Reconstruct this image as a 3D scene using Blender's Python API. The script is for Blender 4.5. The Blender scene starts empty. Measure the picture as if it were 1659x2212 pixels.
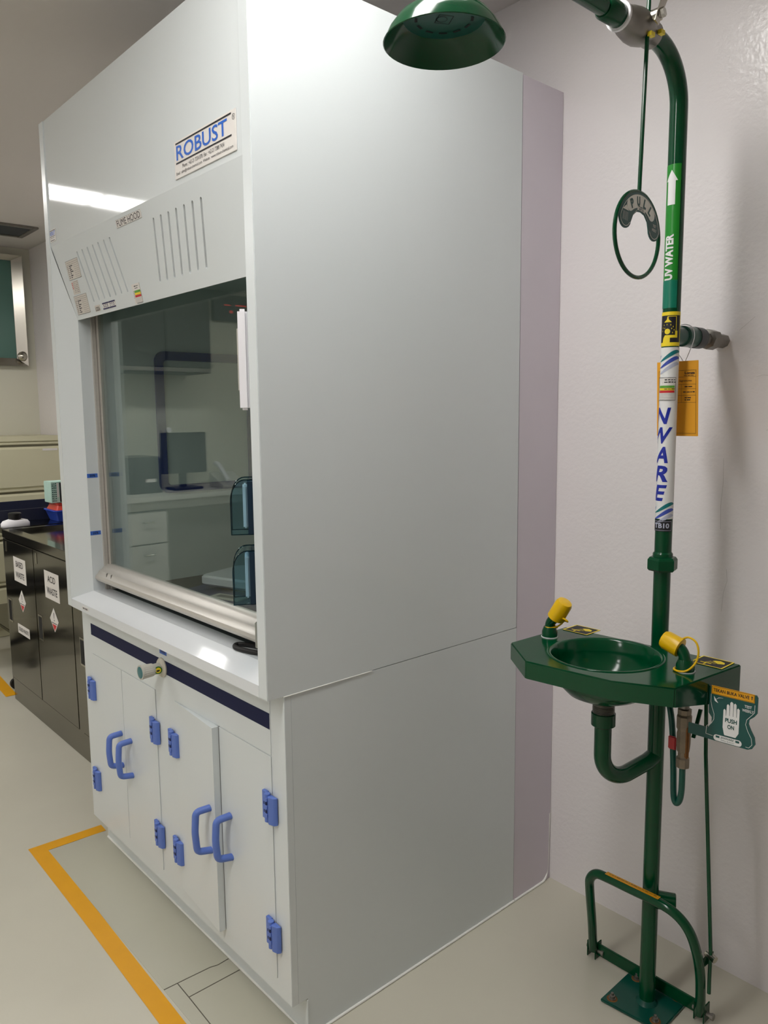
import bpy, bmesh, math, random
from mathutils import Vector as V, Matrix
from mathutils.geometry import tessellate_polygon
random.seed(7)
S = bpy.context.scene
COL = S.collection
PI = math.pi

# ------------------------------------------------------------------ camera, world, exposure
cam = bpy.data.cameras.new('camera'); camo = bpy.data.objects.new('camera', cam); COL.objects.link(camo)
yaw, pit, rol = -0.8448, -0.1258, -0.0097
fw = V((math.sin(yaw)*math.cos(pit), math.cos(yaw)*math.cos(pit), math.sin(pit)))
rr = V((math.cos(yaw), -math.sin(yaw), 0)); uu = rr.cross(fw)
r2 = math.cos(rol)*rr + math.sin(rol)*uu; u2 = -math.sin(rol)*rr + math.cos(rol)*uu
M = Matrix((r2, u2, -fw)).transposed().to_4x4(); M.translation = V((1.3822, -0.8819, 1.4773))
camo.matrix_world = M
cam.sensor_fit = 'HORIZONTAL'; cam.sensor_width = 36; cam.lens = 36*1669.62/1659; cam.clip_start = .02
S.camera = camo
w = bpy.data.worlds.new('world'); S.world = w; w.use_nodes = True
w.node_tree.nodes['Background'].inputs[0].default_value = (.5, .5, .5, 1)
w.node_tree.nodes['Background'].inputs[1].default_value = .05
S.view_settings.view_transform = 'Standard'; S.view_settings.look = 'None'
S.view_settings.gamma = 1; S.view_settings.use_curve_mapping = False
S.view_settings.exposure = 0.25
S.cycles.caustics_reflective = False; S.cycles.caustics_refractive = False
LIGHT = 14.5            # radiance of the ceiling troffers

# ------------------------------------------------------------------ materials
def lin(c):
    c = c/255
    return c/12.92 if c <= .04045 else ((c+.055)/1.055)**2.4
MATS = {}
def mat(name, rgb, rough=.5, metal=0, var=.04, scale=8, bump=0, bscale=60, coat=0, spec=.5, rvar=0, vec=(1,1,1), emit=0):
    m = bpy.data.materials.new(name); m.use_nodes = True; nt = m.node_tree; b = nt.nodes['Principled BSDF']
    c = [lin(x) for x in rgb]
    b.inputs['Roughness'].default_value = rough; b.inputs['Metallic'].default_value = metal
    b.inputs['Specular IOR Level'].default_value = spec
    if coat: b.inputs['Coat Weight'].default_value = coat; b.inputs['Coat Roughness'].default_value = .06
    tc = nt.nodes.new('ShaderNodeTexCoord'); mp = nt.nodes.new('ShaderNodeMapping'); mp.inputs['Scale'].default_value = vec
    nt.links.new(tc.outputs['Object'], mp.inputs[0])
    n = nt.nodes.new('ShaderNodeTexNoise'); n.inputs['Scale'].default_value = scale; n.inputs['Detail'].default_value = 5
    nt.links.new(mp.outputs[0], n.inputs['Vector'])
    r = nt.nodes.new('ShaderNodeValToRGB')
    r.color_ramp.elements[0].position = .15; r.color_ramp.elements[1].position = .85
    r.color_ramp.elements[0].color = [max(0, x*(1-var)) for x in c]+[1]
    r.color_ramp.elements[1].color = [min(1, x*(1+var)) for x in c]+[1]
    nt.links.new(n.outputs['Fac'], r.inputs[0]); nt.links.new(r.outputs[0], b.inputs['Base Color'])
    if rvar:
        mr = nt.nodes.new('ShaderNodeMapRange'); mr.inputs['To Min'].default_value = max(0, rough-rvar); mr.inputs['To Max'].default_value = rough+rvar
        nt.links.new(n.outputs['Fac'], mr.inputs[0]); nt.links.new(mr.outputs[0], b.inputs['Roughness'])
    if bump:
        n2 = nt.nodes.new('ShaderNodeTexNoise'); n2.inputs['Scale'].default_value = bscale; n2.inputs['Detail'].default_value = 3
        nt.links.new(mp.outputs[0], n2.inputs['Vector'])
        bp = nt.nodes.new('ShaderNodeBump'); bp.inputs['Strength'].default_value = bump; bp.inputs['Distance'].default_value = .002
        nt.links.new(n2.outputs['Fac'], bp.inputs['Height']); nt.links.new(bp.outputs[0], b.inputs['Normal'])
    if emit:
        nt.links.new(r.outputs[0], b.inputs['Emission Color']); b.inputs['Emission Strength'].default_value = emit
    MATS[name] = m
    return m
def glassmat(name, tint, ior=1.6, rough=0.0):
    m = bpy.data.materials.new(name); m.use_nodes = True; nt = m.node_tree
    nt.nodes.remove(nt.nodes['Principled BSDF'])
    t = nt.nodes.new('ShaderNodeBsdfTransparent'); t.inputs[0].default_value = tuple(tint)+(1,)
    g = nt.nodes.new('ShaderNodeBsdfGlossy'); g.inputs['Roughness'].default_value = rough; g.inputs[0].default_value = (.95, 1, .98, 1)
    f = nt.nodes.new('ShaderNodeFresnel'); f.inputs[0].default_value = ior
    ge = nt.nodes.new('ShaderNodeNewGeometry'); mr = nt.nodes.new('ShaderNodeMapRange')      # air on both sides of the sheet
    mr.inputs['To Min'].default_value = ior; mr.inputs['To Max'].default_value = 1/ior
    nt.links.new(ge.outputs['Backfacing'], mr.inputs[0]); nt.links.new(mr.outputs[0], f.inputs[0])
    mx = nt.nodes.new('ShaderNodeMixShader')
    nt.links.new(f.outputs[0], mx.inputs[0]); nt.links.new(t.outputs[0], mx.inputs[1]); nt.links.new(g.outputs[0], mx.inputs[2])
    nt.links.new(mx.outputs[0], nt.nodes['Material Output'].inputs[0]); MATS[name] = m
    return m

mat('wall', (230, 225, 226), .2, var=.012, scale=3, bump=.5, bscale=75)
mat('wall_far', (214, 212, 196), .4, var=.02, scale=3)
mat('ceiling', (222, 216, 212), .6, var=.02, scale=2)
mat('hood', (217, 223, 225), .3, var=.01, scale=5, bump=.04, bscale=180)
mat('hood_gloss', (220, 226, 228), .06, var=.008, scale=5)
mat('lilac', (214, 206, 216), .4, var=.02, scale=6)
mat('sealant', (235, 235, 230), .5, var=.05, scale=40)
mat('ledge', (226, 230, 234), .07, var=.02, scale=10)
mat('hood_inside', (222, 228, 226), .5, var=.03, scale=6)
mat('navy', (20, 27, 66), .5, var=.03, spec=.15)
mat('print_black', (22, 22, 30), .5)
mat('print_navy', (34, 30, 84), .5)
mat('print_grey', (120, 118, 122), .6)
mat('print_blue', (28, 98, 200), .45)
mat('print_white', (232, 232, 232), .45)
mat('print_red', (200, 36, 44), .5)
mat('print_green', (92, 160, 52), .5)
mat('print_yellow', (240, 214, 40), .45)
mat('paper', (226, 222, 218), .55, var=.02, scale=20)
mat('paper_warm', (212, 206, 198), .55, var=.02, scale=20)
mat('tape_blue', (62, 108, 200), .5, var=.04, scale=30)
mat('handle_blue', (92, 120, 198), .42, var=.03, scale=60, bump=.15, bscale=300)
mat('alu', (194, 190, 183), .3, .25, var=.05, scale=20, vec=(1, 1, 8))
mat('plastic_white', (236, 234, 238), .35)
mat('plastic_grey', (196, 194, 184), .45, var=.03, scale=30)
mat('plastic_black', (18, 18, 20), .4)
mat('plastic_beige', (200, 196, 182), .45, var=.03, scale=30)
mat('socket_teal', (16, 40, 58), .35)
mat('teal', (40, 110, 116), .3)
mat('emblem_green', (44, 110, 40), .35)
mat('gasket', (36, 56, 130), .4, var=.05)
mat('balance_blue', (40, 48, 100), .4)
mat('rubber', (16, 16, 17), .5)
mat('floor', (200, 196, 181), .25, var=.05, scale=2.3, bump=.06, bscale=160)
mat('floor_shade', (184, 182, 166), .3, var=.04, scale=2.5)
mat('joint', (96, 90, 80), .7, var=.2, scale=60)
mat('floor_tape', (224, 160, 12), .42, var=.05, scale=14)
mat('steel', (120, 116, 106), .13, 1.0, var=.08, scale=3, vec=(1, 1, 6), rvar=.05)
mat('steel_bright', (186, 182, 172), .2, 1, var=.06, scale=10)
mat('steel_dull', (140, 136, 130), .42, .85, var=.12, scale=30)
mat('brass_worn', (136, 124, 108), .45, .6, var=.25, scale=50)
mat('rust', (120, 78, 36), .8, var=.4, scale=70)
mat('teal_pane', (84, 122, 112), .12, var=.03)
mat('cream', (206, 202, 172), .45, var=.015)
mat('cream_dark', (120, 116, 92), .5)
mat('dark_slot', (10, 12, 14), .7)
mat('vent_grey', (60, 64, 68), .5)
mat('green', (0, 68, 38), .14, var=.06, scale=30, spec=.4)
mat('green_dark', (2, 74, 62), .3, var=.06, scale=20)
mat('green_mid', (30, 136, 40), .3)
mat('green_teal', (10, 120, 96), .3)
mat('sign_green', (8, 78, 74), .35, var=.02)
mat('cap_yellow', (232, 186, 6), .3, var=.03, scale=20)
mat('sign_orange', (232, 164, 10), .4)
mat('tag_orange', (226, 158, 22), .55, var=.02)
mat('wave_teal', (10, 118, 124), .4)
mat('wave_blue', (62, 82, 176), .4)
mat('wave_lilac', (186, 190, 210), .4)
mat('brand_blue', (24, 44, 160), .4)
mat('valve_red', (160, 30, 34), .4)
mat('ring_grey', (238, 238, 230), .4)
mat('box_teal', (184, 216, 204), .6, var=.06, scale=40)
mat('red_tray', (196, 60, 46), .4)
mat('blue_bin', (52, 84, 196), .35)
mat('navy_crate', (32, 36, 58), .4)
mat('wood_white', (214, 212, 204), .4)
mat('dark_panel', (58, 60, 58), .5)
mat('led', (220, 40, 40), .5, emit=.8)
mat('screen', (46, 50, 50), .3)
glassmat('sash_glass', (.82, .87, .86), 1.72)
glassmat('cover_glass', (.58, .76, .83), 1.5, .03)
glassmat('cover_edge', (.10, .30, .38), 1.5, .03)
m = bpy.data.materials.new('lamp'); m.use_nodes = True
pb = m.node_tree.nodes['Principled BSDF']; pb.inputs['Base Color'].default_value = (.9, .9, .9, 1)
pb.inputs['Emission Color'].default_value = (1, .985, .95, 1); pb.inputs['Emission Strength'].default_value = LIGHT
MATS['lamp'] = m

# ------------------------------------------------------------------ object helpers
ORG = {}
def link(o, parent=None):
    COL.objects.link(o)
    if parent is not None: o.parent = parent
    return o
def thing(name, label, cat, loc=(0, 0, 0), group=None):
    o = bpy.data.objects.new(name, None); o.empty_display_size = .05; link(o); o.location = loc
    o['label'] = label; o['category'] = cat
    if group: o['group'] = group
    ORG[o.name] = V(loc)
    return o
def root_org(o):
    while o.parent: o = o.parent
    return ORG.get(o.name, V((0, 0, 0)))
def tag(o, label, cat, group=None):
    o['label'] = label; o['category'] = cat
    if group: o['group'] = group
    return o
class MB:
    def __init__(s): s.bm = bmesh.new()
    def box(s, a, b, f=None):
        a, b = V(a), V(b)
        vs = [s.bm.verts.new(V((x, y, z)) if f is None else f(V((x, y, z)))) for x in (a.x, b.x) for y in (a.y, b.y) for z in (a.z, b.z)]
        for q in ((0, 1, 3, 2), (4, 6, 7, 5), (0, 4, 5, 1), (2, 3, 7, 6), (0, 2, 6, 4), (1, 5, 7, 3)):
            s.bm.faces.new([vs[i] for i in q])
        return s
    def loft(s, rings, cap=True, close=True):
        R = [[s.bm.verts.new(p) for p in r] for r in rings]
        n = len(R[0])
        for i in range(len(R)-1):
            for j in range(n if close else n-1):
                k = (j+1) % n
                s.bm.faces.new((R[i][j], R[i][k], R[i+1][k], R[i+1][j]))
        if cap and close:
            s.bm.faces.new(R[0][::-1]); s.bm.faces.new(R[-1])
        return s
    def lathe(s, o, ax, prof, n=28, cap=True):     # prof: (radius, distance along the axis)
        o, ax = V(o), V(ax).normalized(); a = ax.orthogonal().normalized(); b = ax.cross(a)
        return s.loft([[o+ax*h+(a*math.cos(2*PI*i/n)+b*math.sin(2*PI*i/n))*max(r, 1e-5) for i in range(n)] for r, h in prof], cap)
    def cyl(s, p, q, r, r1=None, n=20):
        p, q = V(p), V(q)
        return s.lathe(p, q-p, [(r, 0), (r if r1 is None else r1, (q-p).length)], n)
    def tube(s, pts, r, n=14, cap=True):
        pts = [V(p) for p in pts]; rings = []
        t0 = (pts[1]-pts[0]).normalized(); a = t0.orthogonal().normalized()
        for i, p in enumerate(pts):
            if i == 0: t = t0
            elif i == len(pts)-1: t = (pts[-1]-pts[-2]).normalized()
            else: t = ((pts[i]-pts[i-1]).normalized()+(pts[i+1]-pts[i]).normalized()).normalized()
            a = (a-t*a.dot(t)).normalized(); b = t.cross(a)
            k = r[i] if isinstance(r, (list, tuple)) else r
            rings.append([p+(a*math.cos(2*PI*j/n)+b*math.sin(2*PI*j/n))*k for j in range(n)])
        return s.loft(rings, cap)
    def prism(s, pts, d):                           # planar polygon pushed along d
        pts = [V(p) for p in pts]; d = V(d)
        return s.loft([pts, [p+d for p in pts]])
    def poly(s, pts2, f, c=0.0, sub=0):             # flat shape through a mapping f(a, b, c)
        bm = bmesh.new(); vs = [bm.verts.new((x, y, 0)) for x, y in pts2]
        for t in tessellate_polygon([[V((x, y, 0)) for x, y in pts2]]):
            try: bm.faces.new([vs[i] for i in t])
            except ValueError: pass
        s.add2d(bm, f, c, sub); return s
    def add2d(s, bm, f, c, sub):
        if sub:
            for k in range(6):
                e = [x for x in bm.edges if (x.verts[0].co-x.verts[1].co).length > sub]
                if not e: break
                bmesh.ops.subdivide_edges(bm, edges=e, cuts=1); bmesh.ops.triangulate(bm, faces=bm.faces[:])
        mp = {v: s.bm.verts.new(f(v.co.x, v.co.y, c)) for v in bm.verts}
        for fc in bm.faces:
            try: s.bm.faces.new([mp[v] for v in fc.verts])
            except ValueError: pass
        bm.free()
    def rect(s, x0, y0, x1, y1, f, c=0.0, sub=0): return s.poly([(x0, y0), (x1, y0), (x1, y1), (x0, y1)], f, c, sub)
    def frame2(s, x0, y0, x1, y1, t, f, c=0.0, sub=0):
        for q in ((x0, y0, x1, y0+t), (x0, y1-t, x1, y1), (x0, y0+t, x0+t, y1-t), (x1-t, y0+t, x1, y1-t)): s.rect(*q, f, c, sub)
        return s
    def text(s, body, f, x, y, w=None, h=None, c=0.0, shear=0, bold=0, sub=0, al='L', rot=0):
        cu = bpy.data.curves.new('t', 'FONT'); cu.body = body; cu.size = 1; cu.resolution_u = 3; cu.shear = shear; cu.offset = bold
        o = bpy.data.objects.new('t', cu); COL.objects.link(o); me = o.to_mesh()
        bm = bmesh.new(); bm.from_mesh(me); o.to_mesh_clear(); bpy.data.objects.remove(o); bpy.data.curves.remove(cu)
        xs = [v.co.x for v in bm.verts]; ys = [v.co.y for v in bm.verts]
        x0, x1, y0, y1 = min(xs), max(xs), min(ys), max(ys)
        sy = h/(y1-y0) if h else w/(x1-x0); sx = w/(x1-x0) if w else sy
        W, H = (x1-x0)*sx, (y1-y0)*sy
        ox = {'L': 0, 'C': -W/2, 'R': -W}[al]; oy = -H/2 if rot else 0
        for v in bm.verts:
            px, py = (v.co.x-x0)*sx+ox, (v.co.y-y0)*sy+oy
            ca, sa = math.cos(rot), math.sin(rot)
            v.co = V((x+px*ca-py*sa, y+px*sa+py*ca, 0))
        bmesh.ops.triangulate(bm, faces=bm.faces[:])
        s.add2d(bm, f, c, sub); return s
    def build(s, name, m, parent=None, bevel=0, smooth=35, seg=2, kind=None, xf=None):
        bm = s.bm
        bmesh.ops.recalc_face_normals(bm, faces=bm.faces[:])
        if bevel:
            es = [e for e in bm.edges if len(e.link_faces) == 2 and e.calc_face_angle(0) > .5]
            bmesh.ops.bevel(bm, geom=es, offset=bevel, segments=seg, affect='EDGES', clamp_overlap=True)
        org = root_org(parent) if parent is not None else V((0, 0, 0))
        for v in bm.verts: v.co = (xf(v.co) if xf else v.co) - org
        me = bpy.data.meshes.new(name); bm.to_mesh(me); bm.free()
        me.materials.append(MATS[m])
        if smooth:
            me.shade_smooth()
            try: me.set_sharp_from_angle(angle=math.radians(smooth))
            except Exception: pass
        o = bpy.data.objects.new(name, me); link(o, parent)
        if kind: o['kind'] = kind
        return o
def fr(o, r, u):
    o, r, u = V(o), V(r).normalized(), V(u).normalized(); n = r.cross(u)
    return lambda a, b, c=0: o+r*a+u*b+n*c
def wrap(ax, R, phi, z0):
    def f(a, b, c=0):
        t = phi+a/R
        return V((ax[0]+(R+c)*math.cos(t), ax[1]+(R+c)*math.sin(t), z0+b))
    return f
def arc(c, r, a0, a1, n=12): return [(c[0]+r*math.cos(a0+(a1-a0)*i/n), c[1]+r*math.sin(a0+(a1-a0)*i/n)) for i in range(n+1)]
def rrect(x0, y0, x1, y1, r, n=6):
    return (arc((x1-r, y1-r), r, 0, PI/2, n)+arc((x0+r, y1-r), r, PI/2, PI, n)+arc((x0+r, y0+r), r, PI, 1.5*PI, n)+arc((x1-r, y0+r), r, 1.5*PI, 2*PI, n))
def fine_print(l, f, x0, y, w_, h_, c, seed, sub=0):     # a line of print too small to read: word-long dashes
    rnd = random.Random(seed); x = x0
    while x < x0+w_-h_:
        e = min(x0+w_, x+h_*(1.2+2.6*rnd.random())); l.rect(x, y, e, y+h_*(.55+.3*rnd.random()), f, c, sub); x = e+h_*.5
def spline(pts, k=8):
    pts = [V(p) for p in pts]; out = []
    for i in range(len(pts)-1):
        p0, p1, p2, p3 = pts[max(i-1, 0)], pts[i], pts[i+1], pts[min(i+2, len(pts)-1)]
        for j in range(k):
            t = j/k
            out.append(.5*((2*p1)+(p2-p0)*t+(2*p0-5*p1+4*p2-p3)*t*t+(3*p1-p0-3*p2+p3)*t**3))
    return out+[pts[-1]]
def fillet(pts, rad, n=8):
    pts = [V(p) for p in pts]; out = [pts[0]]
    for i in range(1, len(pts)-1):
        a, b = (pts[i-1]-pts[i]), (pts[i+1]-pts[i]); d = min(rad, a.length*.49, b.length*.49)
        p, q = pts[i]+a.normalized()*d, pts[i]+b.normalized()*d
        for j in range(n+1):
            t = j/n; out.append(p*(1-t)**2+pts[i]*2*t*(1-t)+q*t*t)
    return out+[pts[-1]]

# ------------------------------------------------------------------ the room
YW, XF, XR, YF, ZC = 1.04, -4.6, 5.6, -4.2, 2.674
def struct(name, a, b, m): return MB().box(a, b).build(name, m, smooth=0, kind='structure')
floor = struct('floor', (XF-.1, YF-.1, -.1), (XR+.1, YW+.1, 0), 'floor')
ceiling = struct('ceiling', (XF-.1, YF-.1, ZC), (XR+.1, YW+.1, ZC+.1), 'ceiling')
wall_back = struct('wall_back', (XF-.1, YW, 0), (XR+.1, YW+.1, ZC), 'wall')
wall_left = struct('wall_left', (XF-.1, YF, 0), (XF, YW, ZC), 'wall_far')
struct('wall_right', (XR, YF, 0), (XR+.1, YW, ZC), 'wall')
struct('wall_front', (XF-.1, YF-.1, 0), (XR+.1, YF, ZC), 'wall')
# greyer patch paints the hood's shade inside the tape; saw-cut joints of the repair
MB().box((-1.25, -.10, .0002), (.0, .085, .0009)).build('floor_repair_shade', 'floor_shade', floor, smooth=0)
j = MB()
def seam(p, q, wd=.0022):
    p, q = V(p), V(q); d = (q-p).normalized(); n = V((-d.y, d.x, 0))*wd/2
    j.loft([[p-n, p+n, p+n+V((0, 0, .0008)), p-n+V((0, 0, .0008))], [q-n, q+n, q+n+V((0, 0, .0008)), q-n+V((0, 0, .0008))]])
for a, b in (((-.377, -.10), (-.374, -.04)), ((-.374, -.04), (-.370, .03)), ((-.370, .03), (-.364, .05)), ((-.364, .05), (-.366, .084)), ((-.375, -.063), (-.31, -.064)), ((-.31, -.064), (-.308, .084)), ((-.31, -.064), (-.02, -.072))):
    seam((*a, .0009), (*b, .0009))
j.build('joint', 'joint', floor, smooth=0)
# wall patch around the pipe and hairline cracks
c = MB()
for pts in ([(.56, 1.70), (.545, 1.688), (.525, 1.672)], [(.60, 1.56), (.585, 1.562), (.57, 1.558)], [(.50, 1.36), (.502, 1.30), (.498, 1.24), (.50, 1.18)], [(.52, 1.08), (.523, 1.05), (.515, 1.02), (.512, .97)], [(.62, 1.44), (.60, 1.43)]):
    c.tube([V((x, YW+.0001, z)) for x, z in pts], .0004, 5)
mat('hairline', (176, 170, 168), .6); c.build('crack', 'hairline', wall_back)
# lilac filler board between the hood and the wall, white bead of sealant at its foot
t1 = MB().box((-.45, .858, 0), (-.001, 1.0385, 2.372)).build('trim_1', 'lilac', smooth=0, kind='structure')
MB().tube(fillet([(0.002, .86, .003), (.002, 1.01, .003), (-.004, 1.03, .02), (-.004, 1.034, .06), (-.003, 1.036, .22)], .03), .0035, 8).build('sealant_bead', 'sealant', t1)

def floor_tape(name, label, pts, wd):
    pts = [V((x, y, 0)) for x, y in pts]; mb = MB()
    L, R_ = [], []
    for i, p in enumerate(pts):
        if i == 0: d = (pts[1]-p).normalized(); n = V((-d.y, d.x, 0)); k = 1
        elif i == len(pts)-1: d = (p-pts[i-1]).normalized(); n = V((-d.y, d.x, 0)); k = 1
        else:
            d0, d1 = (p-pts[i-1]).normalized(), (pts[i+1]-p).normalized()
            n = (V((-d0.y, d0.x, 0))+V((-d1.y, d1.x, 0))).normalized(); k = 1/max(.3, n.dot(V((-d0.y, d0.x, 0))))
        L.append(p+n*wd/2*k); R_.append(p-n*wd/2*k)
    h = V((0, 0, .0014)); b = V((0, 0, .0009))
    mb.loft([[l+b, r+b, r+h, l+h] for l, r in zip(L, R_)])
    return tag(mb.build(name, 'floor_tape', smooth=0), label, 'floor marking')
floor_tape('floor_marking', 'yellow floor tape bent around the front of the fume hood', [(-1.272, .10), (-1.282, -.124), (-.8, -.126), (-.3, -.134), (.4, -.146)], .05)
floor_tape('floor_marking', 'yellow floor tape ending at the foot of the steel cabinet', [(-4.2, .34), (-2.93, .265)], .055)

# ceiling vent
v = thing('ceiling_vent', 'grey slatted air vent set into the ceiling', 'vent', (-4.03, .6, ZC))
mb = MB()
x0, x1, y0, y1 = -4.2, -3.87, .33, .875
for a, b in (((x0, y0), (x1, y0+.035)), ((x0, y1-.035), (x1, y1)), ((x0, y0+.035), (x0+.035, y1-.035)), ((x1-.035, y0+.035), (x1, y1-.035))): mb.box((*a, ZC-.012), (*b, ZC-.0005))
mb.build('frame', 'steel_dull', v, bevel=.002)
MB().box((x0+.035, y0+.035, ZC-.004), (x1-.035, y1-.035, ZC-.001)).build('backing', 'dark_slot', v, smooth=0)
for i in range(7):
    x = x0+.055+i*.0365
    MB().prism([(x, y0+.035, ZC-.011), (x+.022, y0+.035, ZC-.005), (x+.022, y0+.035, ZC-.004), (x, y0+.035, ZC-.0095)], (0, y1-y0-.07, 0)).build('slat', 'vent_grey', v, smooth=0)

# recessed ceiling troffers, out of the frame but seen in reflections
def troffer(cx, cy, label, w=.27, l=1.2):
    o = thing('ceiling_light', label, 'ceiling light', (cx, cy, ZC), 'ceiling troffers')
    mb = MB()
    for a, b in (((-w/2-.02, -l/2-.02), (w/2+.02, -l/2)), ((-w/2-.02, l/2), (w/2+.02, l/2+.02)), ((-w/2-.02, -l/2), (-w/2, l/2)), ((w/2, -l/2), (w/2+.02, l/2))):
        mb.box((cx+a[0], cy+a[1], ZC-.012), (cx+b[0], cy+b[1], ZC-.0005))
    mb.build('housing', 'plastic_white', o, smooth=0)
    MB().box((cx-w/2, cy-l/2, ZC-.008), (cx+w/2, cy+l/2, ZC-.001)).build('diffuser', 'lamp', o, smooth=0)
for cx, rowname in ((-2.98, 'row past the steel cabinet'), (.34, 'row running by the safety shower')):
    troffer(cx, -.27, 'lit ceiling troffer nearest the back wall in the '+rowname)
    troffer(cx, -1.50, 'lit ceiling troffer second from the back wall in the '+rowname)
    troffer(cx, -3.2, 'lit ceiling troffer nearest the front wall in the '+rowname)

# window in the far wall
win = bpy.data.objects.new('window_1', None); link(win); win['kind'] = 'structure'
y0, y1, z0, z1 = .05, .972, 1.846, 2.616
fm = MB()
P0 = [(y0, z0), (y1, z0), (y1, z1), (y0, z1)]; P1 = [(y0+.065, z0+.055), (y1-.065, z0+.055), (y1-.065, z1-.035), (y0+.065, z1-.035)]
for i in range(4):
    k = (i+1) % 4
    fm.loft([[V((XF+.001, *P0[i])), V((XF+.05, *P0[i])), V((XF+.012, *P1[i])), V((XF+.001, *P1[i]))], [V((XF+.001, *P0[k])), V((XF+.05, *P0[k])), V((XF+.012, *P1[k])), V((XF+.001, *P1[k]))]])
fm.build('window_frame', 'steel_bright', win, smooth=0)
MB().box((XF+.001, y0+.06, z0+.05), (XF+.006, y1-.06, z1-.03)).build('pane', 'teal_pane', win, smooth=0)
MB().lathe((XF+.03, .938, 1.915), (1, 0, 0), [(.034, 0), (.034, .012), (.026, .02), (.012, .032), (.001, .035)]).build('latch', 'steel_bright', win)

# ------------------------------------------------------------------ fume hood (upper unit)
H, ZU, D = 2.3755, .8584, .856
hood = thing('fume_hood', 'tall white fume hood with glass sash and sloped vented top panel', 'fume hood', (-.6, .43, ZU))
TH = .034
MB().box((-TH, 0, ZU), (0, D, H)).build('side_panel', 'hood', hood, bevel=.0012)
MB().box((-1.2, 0, ZU), (-1.2+TH, D, H)).build('side_panel', 'hood', hood, bevel=.0012)
XL, XRt = -1.2+TH, -TH                      # inner faces of the side panels
XLi, XRi, YB, ZT, ZTB = -1.101, -.113, .05, 2.004, 1.778
MB().box((XL, .004, ZT), (XRt, .03, H)).build('top_panel', 'hood_gloss', hood, smooth=0)
MB().box((XL, .03, H-.02), (XRt, D, H)).build('roof_panel', 'hood', hood, smooth=0)
MB().box((XL, D-.03, ZU), (XRt, D, H-.02)).build('back_panel', 'hood_inside', hood, smooth=0)
# sloped, trapezoid vent panel with slots cut right through
A, B = V((0, .004, ZT)), V((0, YB, ZTB)); sl = (B-A).length; up = (A-B).normalized()
pf = fr((0, .004, ZT), (1, 0, 0), up)     # pf(X, -s) : s down the slope
outl = [(XL+.0003, 0), (XRt-.0003, 0), (XRi, -sl), (XLi, -sl)]
slots = []
for g in range(2):
    for i in range(7):
        xt = (-.979+i*.0397) if g == 0 else (-.471+i*.0398); xb = xt+(.0345 if g == 0 else -.0365)
        slots.append((xt, -.046, xb, -.188))
bm = bmesh.new()
def loop(pts):
    vs = [bm.verts.new((x, y, 0)) for x, y in pts]
    return [bm.edges.new((vs[i], vs[(i+1) % len(vs)])) for i in range(len(vs))]
es = loop(outl); SL = []
for xt, yt, xb, yb in slots:
    d = V((xb-xt, yb-yt)).normalized(); ang = math.atan2(d.y, d.x); hw = .0042
    ring = arc((xb, yb), hw, ang-PI/2, ang+PI/2, 6)+arc((xt, yt), hw, ang+PI/2, ang+1.5*PI, 6)
    SL.append(ring); es += loop(ring)
bmesh.ops.triangle_fill(bm, edges=es, use_beauty=True, use_dissolve=False)
mb = MB(); mp = {vv: mb.bm.verts.new(pf(vv.co.x, vv.co.y, 0)) for vv in bm.verts}
for f_ in bm.faces: mb.bm.faces.new([mp[q] for q in f_.verts])
bm.free()
for ring in SL+[outl]:
    mb.loft([[pf(x, y, 0) for x, y in ring], [pf(x, y, -.006) for x, y in ring]], cap=False)
bmesh.ops.remove_doubles(mb.bm, verts=mb.bm.verts[:], dist=1e-5)
vent = mb.build('vent_panel', 'hood', hood, smooth=0)
for ring in SL: MB().poly(ring, pf, -.0058).build('slot_back', 'alu', vent, smooth=0)
# bevelled sides of the opening, returns and tracks
for s, xo, xi in ((1, XL, XLi), (-1, XRt, XRi)):
    MB().prism([(xo, .001, .886), (xi, YB, .9145), (xi, YB, ZTB), (xo, .001, ZT)], (-s*.004, 0, 0)).build('bevel_panel', 'hood', hood, smooth=0)
    MB().box((min(xi, xi-s*.004), YB, .9145), (max(xi, xi-s*.004), .09, 1.86)).build('return_panel', 'hood', hood, smooth=0)
    for k, (ya, yb, e) in enumerate(((.088, .100, .010), (.101, .118, .027))):
        MB().box((min(xi-s*.004, xi+s*e), ya, .9145), (max(xi-s*.004, xi+s*e), yb, 1.88)).build('sash_track', 'alu', hood, bevel=.0008)
# ledge: fascia, bevel, flat
MB().prism([(XL, 0, ZU), (XL, 0, .8855), (XL, YB, .9145), (XL, .104, .9145), (XL, .104, ZU)], (XRt-XL, 0, 0)).build('sill', 'ledge', hood, smooth=0)
MB().box((XL, .104, ZU), (XRt, D-.03, .905)).build('work_surface', 'rubber', hood, smooth=0)
# chamber
MB().box((-1.125, .13, .905), (-1.12, D-.03, 1.92)).build('liner_panel', 'hood_inside', hood, smooth=0)
MB().box((-.112, .13, .905), (-.107, D-.03, 1.92)).build('liner_panel', 'hood_inside', hood, smooth=0)
MB().box((-1.125, .09, 1.92), (-.107, D-.03, 1.925)).build('liner_panel', 'hood_inside', hood, smooth=0)
gk = MB(); o_, i_ = rrect(.304, 1.213, .69, 1.697, .035), rrect(.334, 1.24, .66, 1.667, .014)
gk.loft([[V((-1.1195, *p)) for p in o_], [V((-1.112, *p)) for p in o_], [V((-1.110, *p)) for p in i_], [V((-1.1195, *p)) for p in i_]], cap=False)
gw = gk.build('gasket_window', 'gasket', hood); gw['label'] = 'dark blue rounded gasket of the window in the hood side'
MB().poly(i_, lambda a, b, c: V((-1.1175, a, b))).build('pane', 'hood_inside', gw, smooth=0)
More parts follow.
